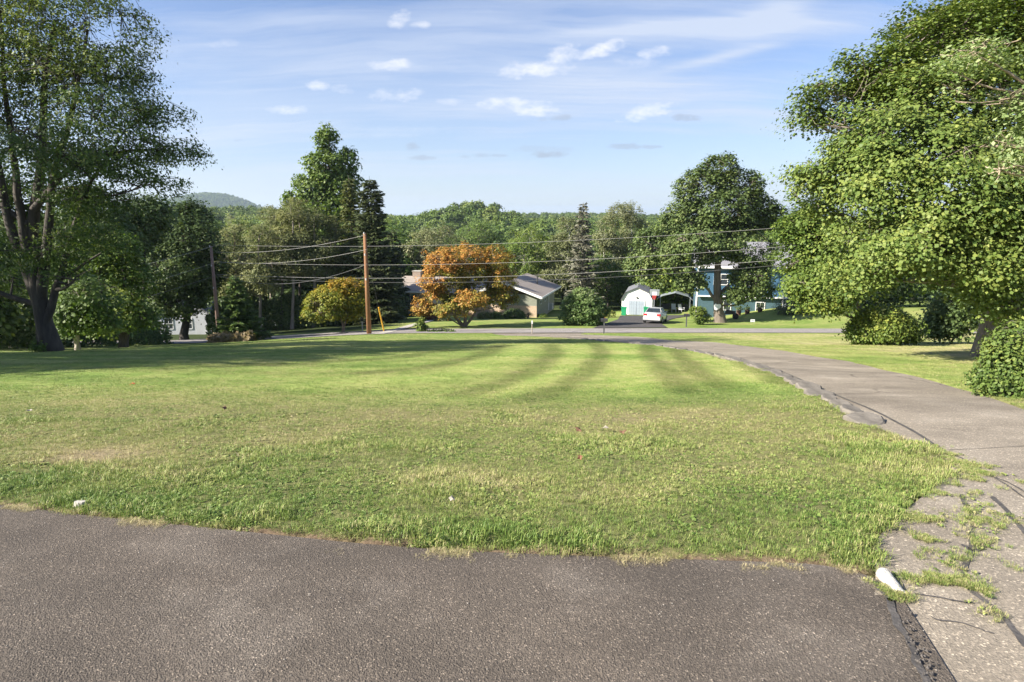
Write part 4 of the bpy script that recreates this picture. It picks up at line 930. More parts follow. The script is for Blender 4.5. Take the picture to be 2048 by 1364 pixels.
birch = [(1055, 98, [(1048,510,42,40),(1085,500,36,36),(1060,480,40,28),(1030,540,32,28),(1080,550,36,28)], M['yellowgreen'], 'bright green birch with white stems behind the brick house'),
         (1215, 104, [(1210,470,24,40),(1240,430,30,24),(1225,500,34,40),(1195,520,24,34)], M['greyleaf'], 'thin silvery tree right of the half dead spruce'),
         (1262, 108, [(1262,425,26,24),(1270,460,30,34),(1250,510,34,34),(1290,500,26,34)], M['greyleaf'], 'airy grey-green tree topping the woods behind the garage'),
         (1130, 95, [(1120,500,30,40),(1140,460,26,30),(1110,555,30,34),(1150,540,26,30)], M['greyleaf'], 'silvery tree left of the half dead spruce'),
         (1215, 90, [(1220,570,40,34),(1180,560,30,30),(1250,580,30,28),(1210,530,30,24)], M['mid'], 'bushy tree directly behind the flowering shrub'),
         (1300, 92, [(1290,570,40,30),(1330,580,40,28),(1270,555,30,24)], M['yellowgreen'], 'yellow-green tree behind the garage and canopy'),
         (1390, 96, [(1370,580,34,34),(1400,560,30,30)], M['mid'], 'green tree behind the left end of the blue house'),
         (845, 96, [(840,500,40,36),(880,480,40,30),(820,540,34,34),(870,530,34,30)], M['greyleaf'], 'pale grey-green tree just right of the tall dark spruce'),
         (960, 120, [(960,470,44,28),(990,490,40,26),(930,490,40,26)], M['mid'], 'bright green tree showing above the autumn maple')]
for k, (px, Y, lo, mt, lb) in enumerate(birch):
    st = [([None, (px-4, 560), (px-8, 500)], .13, .04), ([None, (px+3, 570), (px+12, 510)], .11, .03)] if k in (0, 1) else None
    tree('woodland_tree', lb, 'tree', px, Y, [(*l, None, .5) for l in lo], seed=100+k, tr=.16, stems=st, n=15000, per=22, rc=.65, leaf=.27, asp=.6, mat=mt, bark=M['bark_birch'] if k < 4 else M['bark_mid'], thr=.4 if k in (1, 2, 3) else .3)
# --- right side of the picture
tree('maple_tree', 'huge sunlit green maple filling the right side beside the driveway', 'tree', 1988, 18.5,
     [(1925,70,110,75,0,.45),(2060,20,150,110,0,.5),(2230,60,170,170,0,.5),(1870,60,60,40,1,.4),(1790,160,85,50,1,.5),(1705,195,76,62,0,.5),(1880,190,110,70,-1,.5),(2010,200,120,90,-1,.5),
      (1660,265,48,50,1,.55),(1760,270,90,60,-1.5,.5),(1880,310,110,60,-2.5,.5),(2030,330,110,80,-2.5,.5),(1680,350,72,45,0,.55),(1790,385,90,50,-2,.5),(1930,410,95,50,-3,.5),(2060,450,90,60,-3,.5),
      (1655,425,52,42,1,.55),(1740,470,80,42,-1,.55),(1860,490,95,42,-3,.55),(1985,520,80,45,-3,.5),(1690,530,62,34,0,.5),(1790,540,80,36,-2,.5),(1905,560,70,30,-2.5,.5),(1640,500,44,30,1,.6),
      (1655,195,52,50,0,.5),(1640,330,55,52,0,.5),(1740,135,64,44,0,.5),(1640,255,50,50,.5,.5),(1690,250,60,60,-.5,.45),(1720,310,80,60,.5,.5),(1770,200,80,60,.5,.5),(2200,350,150,150,0,.5),(2250,540,130,100,0,.5),(2030,600,60,26,-2.5,.5)],
     seed=111, tr=.45, stems=[([None,(1995,640),(2000,560),(1985,400),(1960,200),(1950,60)], .42, .08), ([(1998,600),(1900,520),(1780,450),(1690,400)], .2, .03), ([(1998,600),(2080,480),(2160,300)], .25, .06),
            ([(1993,480),(1880,380),(1780,280),(1710,220)], .18, .03), ([(1998,590),(1930,570),(1820,560),(1700,560)], .14, .03), ([(1985,400),(2060,280),(2080,100)], .2, .05), ([(1998,620),(2040,560),(2060,440)], .2, .06)],
     n=270000, per=70, rc=.55, leaf=.086, asp=.9, reach=.6, mat=M['maple'], bark=M['bark_mid'], gap=1.2, thr=.39, flat=.36, shell=.5, sub=7, twig=.35, droop=.3)
tree('young_maple', 'yellow-green young maple with low branches left of the huge maple', 'tree', 1765, 27.5,
     [(1585,455,32,26,0,.3),(1620,475,44,34,0,.3),(1600,520,44,30,0,.35),(1650,530,60,40,0,.3),(1620,570,50,26,-1,.35),(1690,570,60,28,-1,.35),(1640,600,46,18,-1,.65),(1610,440,24,24,0,.25),(1650,606,46,16,-1,.42),(1590,385,8,18,0,.3),(1640,430,40,44,0,.25)],
     seed=112, tr=.12, n=36000, per=34, rc=.45, leaf=.115, asp=.8, mat=M['yellowgreen'], bark=M['bark_mid'], thr=.4, flat=.45, sub=5)
tree('near_branch_tree', 'pale twigged tree reaching in from the right edge', 'tree', 2300, 13, [(1960,110,90,34,0,.6),(2000,200,90,40,0,.6),(1930,180,60,30,0,.7),(2040,290,80,40,0,.6),(2120,240,120,120,0,.6),(2000,340,60,26,0,.55),(2200,400,120,120,0,.5)],
     seed=113, tr=.2, stems=[([None,(2250,400),(2150,250),(2100,100)], .2, .06), ([(2200,330),(2090,190),(2000,130),(1930,100)], .07, .012), ([(2180,300),(2060,180),(1990,185),(1900,140)], .05, .01), ([(2200,350),(2080,200),(1970,210)], .05, .01)],
     n=9000, per=16, rc=.3, leaf=.075, asp=.7, mat=M['pale'], bark=M['bark_twig'], thr=.34, flat=.5, sub=5, twig=.6, shell=.3)
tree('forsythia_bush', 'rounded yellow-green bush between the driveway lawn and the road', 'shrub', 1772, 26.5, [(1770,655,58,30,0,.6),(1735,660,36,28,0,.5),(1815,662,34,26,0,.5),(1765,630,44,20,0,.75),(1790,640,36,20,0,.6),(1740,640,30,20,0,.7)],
     seed=114, tr=.04, n=16000, per=18, rc=.24, leaf=.10, mat=M['yellowgreen'], thr=.15, shell=.7, up=.4)
tree('edge_bush', 'leafy green bush at the right edge beside the driveway', 'shrub', 2020, 9.1, [(2015,730,48,55,0,.5),(2060,690,60,60,0,.55),(1985,760,36,32,-.1,.45),(2060,770,80,50,-.2,.45),(2120,720,90,90,0,.5),(2010,690,36,28,0,.6)],
     seed=115, tr=.02, n=30000, per=18, rc=.13, leaf=.055, asp=.6, mat=M['maple'], thr=.2, shell=.7, up=.4, sub=8, limb=.3)
tree('dark_bush', 'dark bush in the shade under the huge maple', 'shrub', 1905, 30, [(1905,625,50,42,0,.4),(1940,600,40,40,0,.35),(1880,650,36,24,0,.35)], seed=116, tr=.06, n=9000, per=20, rc=.4, leaf=.16, mat=M['dark'], thr=.15)
tree('door_evergreen', 'very dark spreading evergreen in front of the blue house door', 'shrub', 1600, 63, [(1592,612,34,18,0,.15),(1615,600,34,22,0,.15),(1570,620,20,10,0,.15),(1640,610,26,20,0,.2)], seed=117, tr=.06, n=9000, per=20, rc=.4, leaf=.2, asp=.3, mat=M['needle'], thr=.1)
# right background beyond the maple
for k, (px, Y, lo) in enumerate([(1750, 70, [(1750,560,70,60),(1700,520,60,50)]), (1880, 72, [(1880,540,80,70),(1950,580,70,60)]), (2050, 60, [(2050,540,90,90),(2000,600,60,50)]), (1820, 90, [(1820,480,80,60)])]):
    tree('background_tree', ['tree behind the young maple\'s right side','tree across the road behind the huge maple','tree across the road at the right edge','distant tree right of the blue house'][k], 'tree', px, Y, [(*l, None, .35) for l in lo], seed=120+k, n=9000, per=26, rc=.9, leaf=.32, mat=M['mid'], bark=M['bark_dark'], thr=.2)
# --- foundation plants at the brick house
def bush(name, label, px, Y, row, rx, ry, mat, seed, n=3000, leaf=.12, rc=.16, flat=.8, cat='shrub', hue=.4, group=None):
    return tree(name, label, cat, px, Y, [(px, row, rx, ry, 0, hue), (px-rx*.3, row+ry*.2, rx*.7, ry*.8, 0, hue), (px+rx*.3, row+ry*.15, rx*.7, ry*.8, 0, hue)], seed=seed, tr=.03, n=n, per=16, rc=rc, leaf=leaf, mat=mat, thr=.0, shell=.8, flat=flat, limbs=False, up=.2, group=group)
bush('round_shrub', 'brownish round clipped shrub, leftmost of three by the brick wall', 968, 68.5, 632, 13, 9, M['pine'], 131)
bush('round_shrub', 'dark green globe shrub between two others by the brick wall', 993, 69, 632, 14, 9, M['mid'], 132)
bush('yew_shrub', 'largest mounded shrub against the tan brick wall', 1030, 69.5, 629, 23, 13, M['dark'], 133, 6000)
conifer('dwarf_conifer', 'small pointed conifer at the brick corner', 'shrub', 1056, 70, 623, 6, 900, M['needle'], M['bark'], 134, clear=0, leaf=.14)
bush('low_shrub', 'small loose shrub at the side wall of the brick house', 1083, 72, 633, 11, 7, M['yellowgreen'], 135, 1500)
bush('low_juniper', 'low spreading blue-green juniper near the front walk', 884, 63.5, 641, 17, 4.5, M['greyleaf'], 136, 2500)
bush('barberry_bush', 'reddish bush beside the front walk of the brick house', 862, 66, 632, 14, 10, leafmat('red_leaf', (0.100, 0.035, 0.030), (0.170, 0.070, 0.040), (0.250, 0.130, 0.060), .2), 137, 2500)
tree('sapling', 'bright green leafy sapling standing in the verge right of the utility pole', 'plant', 845, 48.6, [(845,640,7,5,0,.6),(840,648,9,6,0,.6),(848,656,8,6,0,.5),(846,662,10,5,0,.5)], seed=138, tr=.03, n=700, per=10, rc=.12, leaf=.22, asp=.5, mat=M['yellowgreen'], thr=.0, bark=M['bark'])
bush('verge_weeds', 'low rough weeds on the verge near the sapling', 880, 48, 664, 30, 3.0, M['mid'], 139, 1800, .1, cat='weeds')
bush('verge_bush', 'tan and orange bush at the left side of the black driveway', 1218, 72, 632, 12, 12, M['orange'], 140, 1800, hue=.3)

# ------------------------------------------------------------------ woods in the valley and on the hills
def generic(seed, h, w, n, leaf, mat, nl=9, rc=1.0, tall=1.0):
    rg = random.Random(seed); LL = []
    for k in range(nl):
        t = rg.uniform(.32, .92); a = rg.random()*6.28; q = w*.5*(1-abs(t-.55)*1.1)*rg.uniform(.2, .9); r = w*.26*rg.uniform(.7, 1.2)
        LL.append((np.array((q*cos(a), q*sin(a), h*t)), (r, r, r*.85*tall), .3+.35*rg.random()))
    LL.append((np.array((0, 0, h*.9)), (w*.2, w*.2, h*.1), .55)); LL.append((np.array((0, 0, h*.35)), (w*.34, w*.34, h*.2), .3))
    return grow((0, 0, 0), LL, [([np.zeros(3), np.array((.2, 0, h*.5)), np.array((0, 0, h*.85))], h*.018, .04)], dict(n=n, per=26, rc=rc, leaf=leaf, mat=mat, bark=M['bark_mid'], thr=.2, sub=3, twig=.05, flat=.7, up=.5), seed)
protos = [generic(201, 12, 9, 8000, .42, M['mid']), generic(202, 13, 8, 8000, .40, M['light'], tall=1.2), generic(203, 11, 10, 8000, .42, M['dark']),
          generic(204, 14, 8, 7500, .40, M['greyleaf'], tall=1.3), generic(205, 10, 9, 7500, .42, M['yellowgreen']), conifer_mesh(14, 3.2, .03, 7000, M['needle'], M['bark_dark'], 206, leaf=.7, whorl=.6, power=.8, full=1.4)]
def bucket(px):
    if px < 430: return 'leafy tree in the dark woods at the far left', 'woods at the far left'
    if px < 800: return 'leafy tree in the woods behind the pines and poplar', 'woods behind the pines'
    if px < 1110: return 'leafy tree in the valley woods behind the brick house', 'woods behind the brick house'
    if px < 1380: return 'leafy tree in the woods behind the white garage', 'woods behind the garage'
    return 'leafy tree in the woods behind the blue house', 'woods behind the blue house'
def woods():
    r = random.Random(77); pts = []; tries = 0
    while len(pts) < 185 and tries < 20000:
        tries += 1; Y = 84+ (r.random()**1.15)*210; px = r.uniform(-20, 2060); a, b, _ = ray(px, 480); x = a/b*Y
        if Y < 100 and 780 < px < 1330: continue
        if (px > 1620 or px < 330) and r.random() < .72: continue
        if any((x-q[0])**2+(Y-q[1])**2 < (4.6+Y*.012)**2 for q in pts): continue
        pts.append((x, Y, px))
    for x, Y, px in pts:
        lb, gp = bucket(px); k0 = 0; k = r.choices(range(6), (6, 4, 4, 2 if px > 1000 else 1, 1.5, 2 if px < 1000 else 0))[0]; z = T1(x, Y)
        con = k == 5; s = r.uniform(.85, 1.25)*(1.0 if px > 780 else 1.28 if px > 380 else 1.15)*(1.0 if Y < 170 else 1.05)
        top_ok = (-.022 if 780 < px < 1400 else .012)*Y - (z-CAMZ); hp_ = (12, 13, 11, 14, 10, 14)[k]; s = min(s, top_ok*r.uniform(.8, 1.0)/hp_)
        root = empty('conifer' if con else 'woodland_tree', (x, Y, z-.2), r.random()*6.28, label=lb.replace('leafy tree', ('nearer ' if Y < 150 else 'farther ')+['mid-green leafy tree', 'pale green tall tree', 'dark dense tree', 'silvery grey-green tree', 'low yellow-green tree', 'dark conifer'][k]), cat='tree', group=gp)
        root.scale = (s*r.uniform(.9, 1.15), s*r.uniform(.9, 1.15), s)
        link('trunk', protos[k][0], root); link('crown', protos[k][1], root)
woods()
def far_wood():
    fr = []
    def low(seed, mat, h=11, w=10):
        _, cm = generic(seed, h, w, 1500, 1.0, mat, 8, 1.3); return bpy.data.objects.new('far_tree', cm)
    cl = [low(301, M['mid']), low(302, M['light']), low(303, M['dark']), low(304, M['mid'], 13, 9), low(305, M['mid'], 10, 11)]
    P = []
    def band(y0, y1, step, pred=None, half=1.0):
        Y = y0
        while Y < y1:
            w = Y*.95*half; n = int(2*w/step); X = np.linspace(-w, w, n)+rng.normal(0, step*.35, n); Yy = Y+rng.normal(0, step*.35, n)
            P.append(np.stack([X, Yy], 1)); Y += step
    band(262, 620, 8.0); band(620, 1300, 13)
    h = rng.normal(size=(7000, 2))*np.array((420, 330))+np.array((-1400, 2850)); P.append(h[(h[:, 1] < 3050)])
    Y = rng.uniform(1300, 2600, 5200); X = rng.uniform(-1, 1, 5200)*Y*.95; P.append(np.stack([X, Y], 1))
    P = np.concatenate(P); Z = T(P[:, 0], P[:, 1])-1; n = len(P)
    far = P[:, 1] > 1300; kd = rng.integers(0, 5, n); kd = np.where((vnoise(P, 60, 5) > .55), 0, kd); S = rng.uniform(.7, 1.25, n)*np.where(far, 1.25, 1)
    scatter('distant_wood', np.c_[P, Z], kd, S, np.zeros(n), np.zeros(n), cl, label='wooded hills and ridges on the horizon')
far_wood()

# ------------------------------------------------------------------ buildings
HB = -R(14)          # houses across the road are turned 14 degrees
def window(parent, x, z, w, h, y=0, frame=None, axis='y', mull=1, sill=True, depth=.06):
    f = MB(); t = .07; fr = frame or M['white']
    def bx(b, a0, a1, z0, z1, d0, d1):
        if axis == 'y': b.box(a0, a1, y-d1, y-d0, z0, z1)
        else: b.box(y+d0, y+d1, a0, a1, z0, z1)
    bx(f, x-w/2-t, x-w/2, z-h/2-t, z+h/2+t, 0, depth); bx(f, x+w/2, x+w/2+t, z-h/2-t, z+h/2+t, 0, depth)
    bx(f, x-w/2, x+w/2, z+h/2, z+h/2+t, 0, depth); bx(f, x-w/2, x+w/2, z-h/2-t, z-h/2, 0, depth+.02)
    for k in range(mull): 
        xm = x-w/2+w*(k+1)/(mull+1); bx(f, xm-.02, xm+.02, z-h/2, z+h/2, .012, depth-.01)
    bx(f, x-w/2, x+w/2, z-.02, z+.02, .013, depth-.012)
    fo = f.build('window', fr, parent)
    p = MB(); bx(p, x-w/2, x+w/2, z-h/2, z+h/2, .004, .011); p.build('pane', M['glass'], fo)
    return fo
def rot(p, a=HB): return (p[0]*cos(a)-p[1]*sin(a), p[0]*sin(a)+p[1]*cos(a))
# brick ranch house: origin = front right corner
cx_, cy_ = gx(1073, 71.5); cz = T1(cx_, cy_)-.1
bh = empty('brick_house', (cx_, cy_, cz), HB, label='low tan brick ranch house behind the orange autumn maple', cat='house')
W1, D1, E = 7.6, 11.5, 2.75
MB().box(-W1, 0, 0, .12, -.4, 1.45).build('brick_wall', M['brick'], bh)
MB().box(-W1, 0, .003, .12, 1.45, E).build('siding_wall', M['sid_green'], bh)
MB().box(-.12, 0, .12, D1, -.4, E).build('side_wall', M['sid_green'], bh, label='shaded sage green side wall')
MB().box(-W1, -.12, D1-.12, D1, -.4, E).build('rear_wall', M['sid_green'], bh)
MB().box(-W1, -W1+.12, .12, D1-.12, -.4, E).build('wall', M['brick'], bh)
pk = 1.35
MB().prism([(-W1, E+.01), (0, E+.01), (-W1/2, E+pk)], 'y', .0, .1).build('gable', M['sid_brown'], bh)
ov = .75
rf = MB(); sl_ = pk/(W1/2)
rf.slab([(-W1/2, -.7, E+pk+.1), (ov, -.7, E-ov*sl_+.1), (ov, D1+.6, E-ov*sl_+.1), (-W1/2, D1+.6, E+pk+.1)], .12)
rf.slab([(-W1-ov, -.7, E-ov*sl_+.1), (-W1/2, -.7, E+pk+.1), (-W1/2, D1+.6, E+pk+.1), (-W1-ov, D1+.6, E-ov*sl_+.1)], .12)
rfo = rf.build('roof', M['shingle_tan'], bh)
fs = MB()
fs.slab([(-W1/2, -.705, E+pk+.11), (ov+.02, -.705, E-ov*sl_+.11), (ov+.02, -.735, E-ov*sl_+.11), (-W1/2, -.735, E+pk+.11)][::-1], .26)
fs.slab([(-W1-ov, -.705, E-ov*sl_+.11), (-W1/2, -.705, E+pk+.11), (-W1/2, -.735, E+pk+.11), (-W1-ov, -.735, E-ov*sl_+.11)][::-1], .26)
fs.box(ov+.02, ov+.06, -.72, D1+.6, E-ov*sl_-.12, E-ov*sl_+.1)
fs.build('fascia', M['white'], bh)
MB().tube([(-1.3, 6.5, E+.5), (-1.3, 6.5, E+1.45)], .09, 8).build('vent_pipe', M['darkgrey'], rfo); MB().box(-2.9, -2.65, 5.0, 5.25, E+.75, E+1.15).build('roof_vent', M['darkgrey'], rfo)
window(bh, -3.9, 2.05, 1.9, .95, -.0); window(bh, 2.2, 1.85, .7, .8, .003, axis='x', mull=0); window(bh, 5.0, 1.85, .7, .8, .003, axis='x', mull=0)
MB().tube([(.06, 7.0, 0), (.06, 7.0, E-.1)], .06, 6).build('downspout', M['white'], bh); MB().box(.02, .5, 7.3, 8.1, .0, .8).build('air_conditioner', M['postgrey'], bh)
# long main wing to the left
LW = 11.0; xa, xb, y0, D2 = -W1-LW, -W1-.0, 1.8, 8.5
MB().box(xa, xb-.003, y0, y0+.12, -.4, E).build('front_wall', M['brick'], bh, label='tan brick front wall'); MB().box(xa, xa+.12, y0+.12, y0+D2, -.4, E).build('left_wall', M['brick'], bh)
MB().box(xa+.12, xb-.003, y0+D2-.12, y0+D2, -.4, E).build('back_wall', M['sid_green'], bh)
p2 = 1.15; ym = y0+D2/2; s2 = p2/(D2/2); o2 = .8
r2 = MB(); r2.slab([(xa-.8, y0-o2, E-o2*s2+.12), (xb+2.4, y0-o2, E-o2*s2+.12), (xb+2.4, ym, E+p2+.12), (xa-.8, ym, E+p2+.12)], .12)
r2.slab([(xa-.8, ym, E+p2+.12), (xb+2.4, ym, E+p2+.12), (xb+2.4, y0+D2+o2, E-o2*s2+.12), (xa-.8, y0+D2+o2, E-o2*s2+.12)], .12)
r2o = r2.build('roof', M['shingle_tan'], bh)
MB().prism([(y0, E+.01), (y0+D2, E+.01), (ym, E+p2-.02)], 'x', xa+.02, xa+.1).build('gable', M['sid_brown'], bh)
MB().box(xa-.8, xb, y0-o2-.03, y0-o2, E-o2*s2-.1, E-o2*s2+.1).build('fascia', M['white'], bh)
chm = MB().box(xa+1.0, xa+2.1, ym-.5, ym+.4, E+.3, E+p2+.75).build('chimney', M['brick_dark'], r2o); MB().box(xa+.93, xa+2.17, ym-.57, ym+.47, E+p2+.75, E+p2+.83).build('chimney_cap', M['concrete'], r2o)
window(bh, xa+2.2, 1.5, 1.8, 1.3, y0); window(bh, xa+8.6, 1.5, 1.6, 1.2, y0)
fd = MB().box(xa+5.2, xa+6.15, y0-.06, y0-.005, 0, 2.1).build('front_door', M['white'], bh); MB().box(xa+5.28, xa+5.34, y0-.1, y0-.06, 1.0, 1.08).build('handle', M['steel'], fd)
# blue bi-level house
bx_, by_ = gx(1389, 71); bz = at(1389, 632, 71)[2]
bl = empty('blue_house', (bx_, by_, bz), HB, label='two-storey blue house behind the large dark tree', cat='house')
LB, DB, FL, E2 = 15.4, 8, 2.35, 5.95
MB().box(0, LB, 0, DB, -1, FL-.03).build('lower_wall', M['sid_teal'], bl)
MB().box(-.0, LB, -.45, DB, FL+.12, E2).build('upper_wall', M['sid_blue'], bl)
MB().box(-.03, LB+.03, -.5, -.35, FL-.03, FL+.117).build('band_trim', M['white'], bl)
MB().box(-.06, .1, -.49, -.3, FL+.12, E2).box(-.06, .1, -.06, .1, -.6, FL-.03).build('corner_trim', M['white'], bl)
p3 = 2.3; ym = DB/2-.2; s3 = p3/(ym+.45)
r3 = MB(); yf = -.45-.5; r3.slab([(-.5, yf, E2-.5*s3+.1), (LB+.5, yf, E2-.5*s3+.1), (LB+.5, ym, E2+p3+.1), (-.5, ym, E2+p3+.1)], .12)
r3.slab([(-.5, ym, E2+p3+.1), (LB+.5, ym, E2+p3+.1), (LB+.5, DB+.5, E2-.5*s3+.1), (-.5, DB+.5, E2-.5*s3+.1)], .12)
r3o = r3.build('roof', M['shingle_grey'], bl)
MB().prism([(-.45, E2+.01), (DB, E2+.01), (ym, E2+p3-.02)], 'x', .02, .12).build('gable', M['sid_blue'], bl)
MB().box(-.5, LB+.5, yf-.04, yf-.003, E2-.5*s3-.12, E2-.5*s3+.1).build('fascia', M['white'], bl)
window(bl, 6.9, 1.15, .85, 1.25, -.003, mull=1); window(bl, 3.0, 1.35, 1.5, 1.0, -.003); window(bl, 2.5, 4.3, 1.4, 1.1, -.455); window(bl, 5.8, 4.3, 1.6, 1.2, -.455); window(bl, 13.0, 4.3, 1.7, 1.2, -.455); window(bl, 12.8, 1.4, 1.3, 1.0, -.003)
window(bl, 9.85, 4.3, 1.7, .8, -.455, mull=2)
do = MB().box(9.45, 10.3, -.12, -.01, 1.05, 3.05).build('front_door', M['white'], bl); MB().box(9.6, 10.15, -.135, -.12, 1.9, 2.85).build('door_glass', M['glass'], do)
MB().box(9.05, 9.17, -.56, -.4, .95, 3.35).box(10.55, 10.67, -.56, -.4, .95, 3.35).box(9.0, 10.75, -.6, -.38, 3.35, 3.5).build('door_surround', M['white'], bl)
MB().box(8.9, 10.9, -1.5, 0, .6, .95).box(8.9, 10.9, -1.9, -1.5, .4, .78).build('front_step', M['concrete'], bl)
# gambrel garage
gx_, gy_ = gx(1241.5, 77.5); gz = at(1241.5, 631.5, 77.5)[2]
ga = empty('garage', (gx_, gy_, gz), HB, label='small white barn-roofed garage with grey double doors', cat='garage')
w_, dp = 3.72, 6.0
prof = [(0, -.6), (w_, -.6), (w_, 2.1), (w_-.5, 2.95), (w_/2, 3.55), (.5, 2.95), (0, 2.1)]
MB().prism(prof, 'y', 0, dp).build('wall', simple('bright_white_siding', (.80, .80, .79), .6, .03, 2), ga)
rp = [(-.12, 2.02), (.42, 3.02), (w_/2, 3.66), (w_-.42, 3.02), (w_+.12, 2.02)]; g2 = MB()
for a_, b_ in zip(rp[:-1], rp[1:]): g2.slab([(a_[0], -.2, a_[1]), (b_[0], -.2, b_[1]), (b_[0], dp+.2, b_[1]), (a_[0], dp+.2, a_[1])], .06)
g2.build('roof', M['shingle_dark'], ga)
for k in (0, 1):
    x0 = .90+k*.98; dr = MB().box(x0, x0+.95, -.06, -.005, .05, 1.92).build('door', M['bluegrey'], ga)
    pn = MB()
    for i in range(3):
        for j in range(4): pn.box(x0+.06+i*.29, x0+.06+i*.29+.25, -.075, -.06, .12+j*.45, .12+j*.45+.38)
    pn.build('door_panels', M['bluegrey'], dr)
MB().box(.84, .90, -.08, -.003, .02, 2.0).box(2.83, 2.89, -.08, -.003, .02, 2.0).box(.90, 2.83, -.08, -.003, 1.93, 2.0).build('door_frame', M['white'], ga)
MB().box(1.77, 1.95, -.14, -.003, 2.25, 2.42).tube([(1.86, -.17, 2.3), (1.86, -.17, 2.4)], .05, 8).build('wall_lamp', M['black'], ga)
MB().box(1.66, 2.02, -.03, -.003, 2.8, 3.0).build('gable_vent', M['whitehouse'], ga)
MB().box(.7, 3.0, -.7, -.02, -.3, .06).build('door_sill', M['concrete'], ga)
# canopy carport
kx, ky = gx(1318, 80); kz = at(1318, 627, 80)[2]
kp = empty('carport_canopy', (kx, ky, kz), HB, label='open grey metal carport canopy right of the garage', cat='carport')
wc, dc, hc = 3.7, 6.0, 2.0
rr_ = MB(); pr = [(-.35, 1.95), (.2, 2.3), (wc/2, 2.75), (wc-.2, 2.3), (wc+.35, 1.85)]
for a_, b_ in zip(pr[:-1], pr[1:]): rr_.slab([(a_[0], 0, a_[1]), (b_[0], 0, b_[1]), (b_[0], dc, b_[1]), (a_[0], dc, a_[1])], .03)
rr_.build('canopy', M['carport'], kp)
for px_, py_ in ((0, .1), (wc, .1), (0, dc-.1), (wc, dc-.1), (0, dc/2), (wc, dc/2)): MB().tube([(px_, py_, -.4), (px_, py_, 2.25)], .035, 6).build('post', M['steel'], kp)
for yy in (.1, dc/2, dc-.1): MB().tube([(p[0], yy, p[1]-.05) for p in pr], .025, 6).build('roof_rib', M['steel'], kp)
# chairs and a covered motorbike-like load under it: two pale patio chairs, one dark grill
def chair(label, lx, ly, rz):
    x, y = rot((lx, ly)); o = empty('patio_chair', (kx+x, ky+y, kz-.02), rz, label=label, cat='chair', group='patio chairs under the carport canopy')
    MB().box(-.28, .28, -.28, .28, .42, .47).build('seat', M['whitehouse'], o); MB().slab([(-.28, .27, .47), (.28, .27, .47), (.28, .45, 1.1), (-.28, .45, 1.1)], .03).build('backrest', M['whitehouse'], o)
    for sx in (-.26, .26):
        for sy in (-.26, .26): MB().tube([(sx, sy, 0), (sx, sy, .42)], .02, 6).build('leg', M['whitehouse'], o)
        MB().box(sx-.03, sx+.03, -.28, .3, .62, .66).build('armrest', M['whitehouse'], o)
chair('pale patio chair under the canopy nearer the garage', 1.75, 1.6, -.1); chair('pale patio chair under the canopy nearer the right posts', 2.75, 1.5, .5)
x, y = rot((.7, 2.2)); gl_ = empty('covered_grill', (kx+x, ky+y, kz), HB, label='dark covered grill under the canopy beside the garage', cat='grill')
MB().box(-.55, .55, -.3, .3, .25, 1.0).build('cover', M['black'], gl_, bevel=.05)
for sx in (-.45, .45): MB().tube([(sx, 0, 0), (sx, 0, .3)], .03, 6).build('leg', M['darkgrey'], gl_)
x, y = rot((3.0, 3.6)); gl_ = empty('dark_storage_box', (kx+x, ky+y, kz), HB, label='dark storage box at the back of the canopy', cat='box')
MB().box(-.7, .7, -.4, .4, .0, .9).build('box_body', M['darkgrey'], gl_, bevel=.03); MB().box(-.73, .73, -.43, .43, .9, .98).build('lid', M['black'], gl_)
# basketball hoop
hx, hy = gx(1306, 74); hz_ = T1(hx, hy); hp = empty('basketball_hoop', (hx, hy, hz_), HB, label='basketball hoop on a pole between garage and canopy', cat='basketball hoop')
zt = at(1306, 578, 74)[2]-hz_
MB().tube([(0, 0, 0), (0, 0, zt-.4)], .05, 8).build('pole', M['steel'], hp)
bd = MB().box(-.55, .55, -.35, -.31, zt-.75, zt).build('backboard', M['carport'], hp); MB().box(-.25, .25, -.36, -.35, zt-.68, zt-.3).build('target_square', M['white'], bd)
ang = np.linspace(0, 2*pi, 17); MB().tube([(.23*cos(a), -.62+.23*sin(a), zt-.75) for a in ang], .018, 5, False).build('rim', M['red'], hp)
net = MB()
for a in ang[:-1]: net.tube([(.22*cos(a), -.62+.22*sin(a), zt-.76), (.14*cos(a+.3), -.62+.14*sin(a+.3), zt-1.15)], .012, 3)
net.build('net', M['red'], hp); MB().box(-.03, .03, -.31, 0, zt-.6, zt-.45).build('arm', M['steel'], hp)
# wheelie bins
def bin_(label, px, Y, row, rz):
    x, y = gx(px, Y); o = empty('wheelie_bin', (x, y, at(px, row, Y)[2]), rz, label=label, cat='bin', group='green bins beside the garage doors')
    MB().add([(-.25,-.3,.06),(.25,-.3,.06),(.25,.25,.06),(-.25,.25,.06),(-.31,-.38,1.0),(.31,-.38,1.0),(.31,.35,1.0),(-.31,.35,1.0)], [(0,3,2,1),(4,5,6,7),(0,1,5,4),(1,2,6,5),(2,3,7,6),(3,0,4,7)]).build('bin_body', M['green'], o, bevel=.02)
    MB().box(-.34, .34, -.42, .38, 1.005, 1.07).build('lid', M['green'], o, bevel=.02); MB().tube([(-.3, .45, .98), (.3, .45, .98)], .02, 6).build('handle', M['darkgrey'], o)
    for s_x in (-.3, .3): MB().tube([(s_x-.03, .27, .12), (s_x+.03, .27, .12)], .12, 12).build('wheel', M['black'], o)
    return o
bin_('green wheelie bin left of the grey garage doors', 1246.5, 75.9, 631, HB); bin_('green wheelie bin partly behind the silver car', 1291, 75.4, 631, HB)

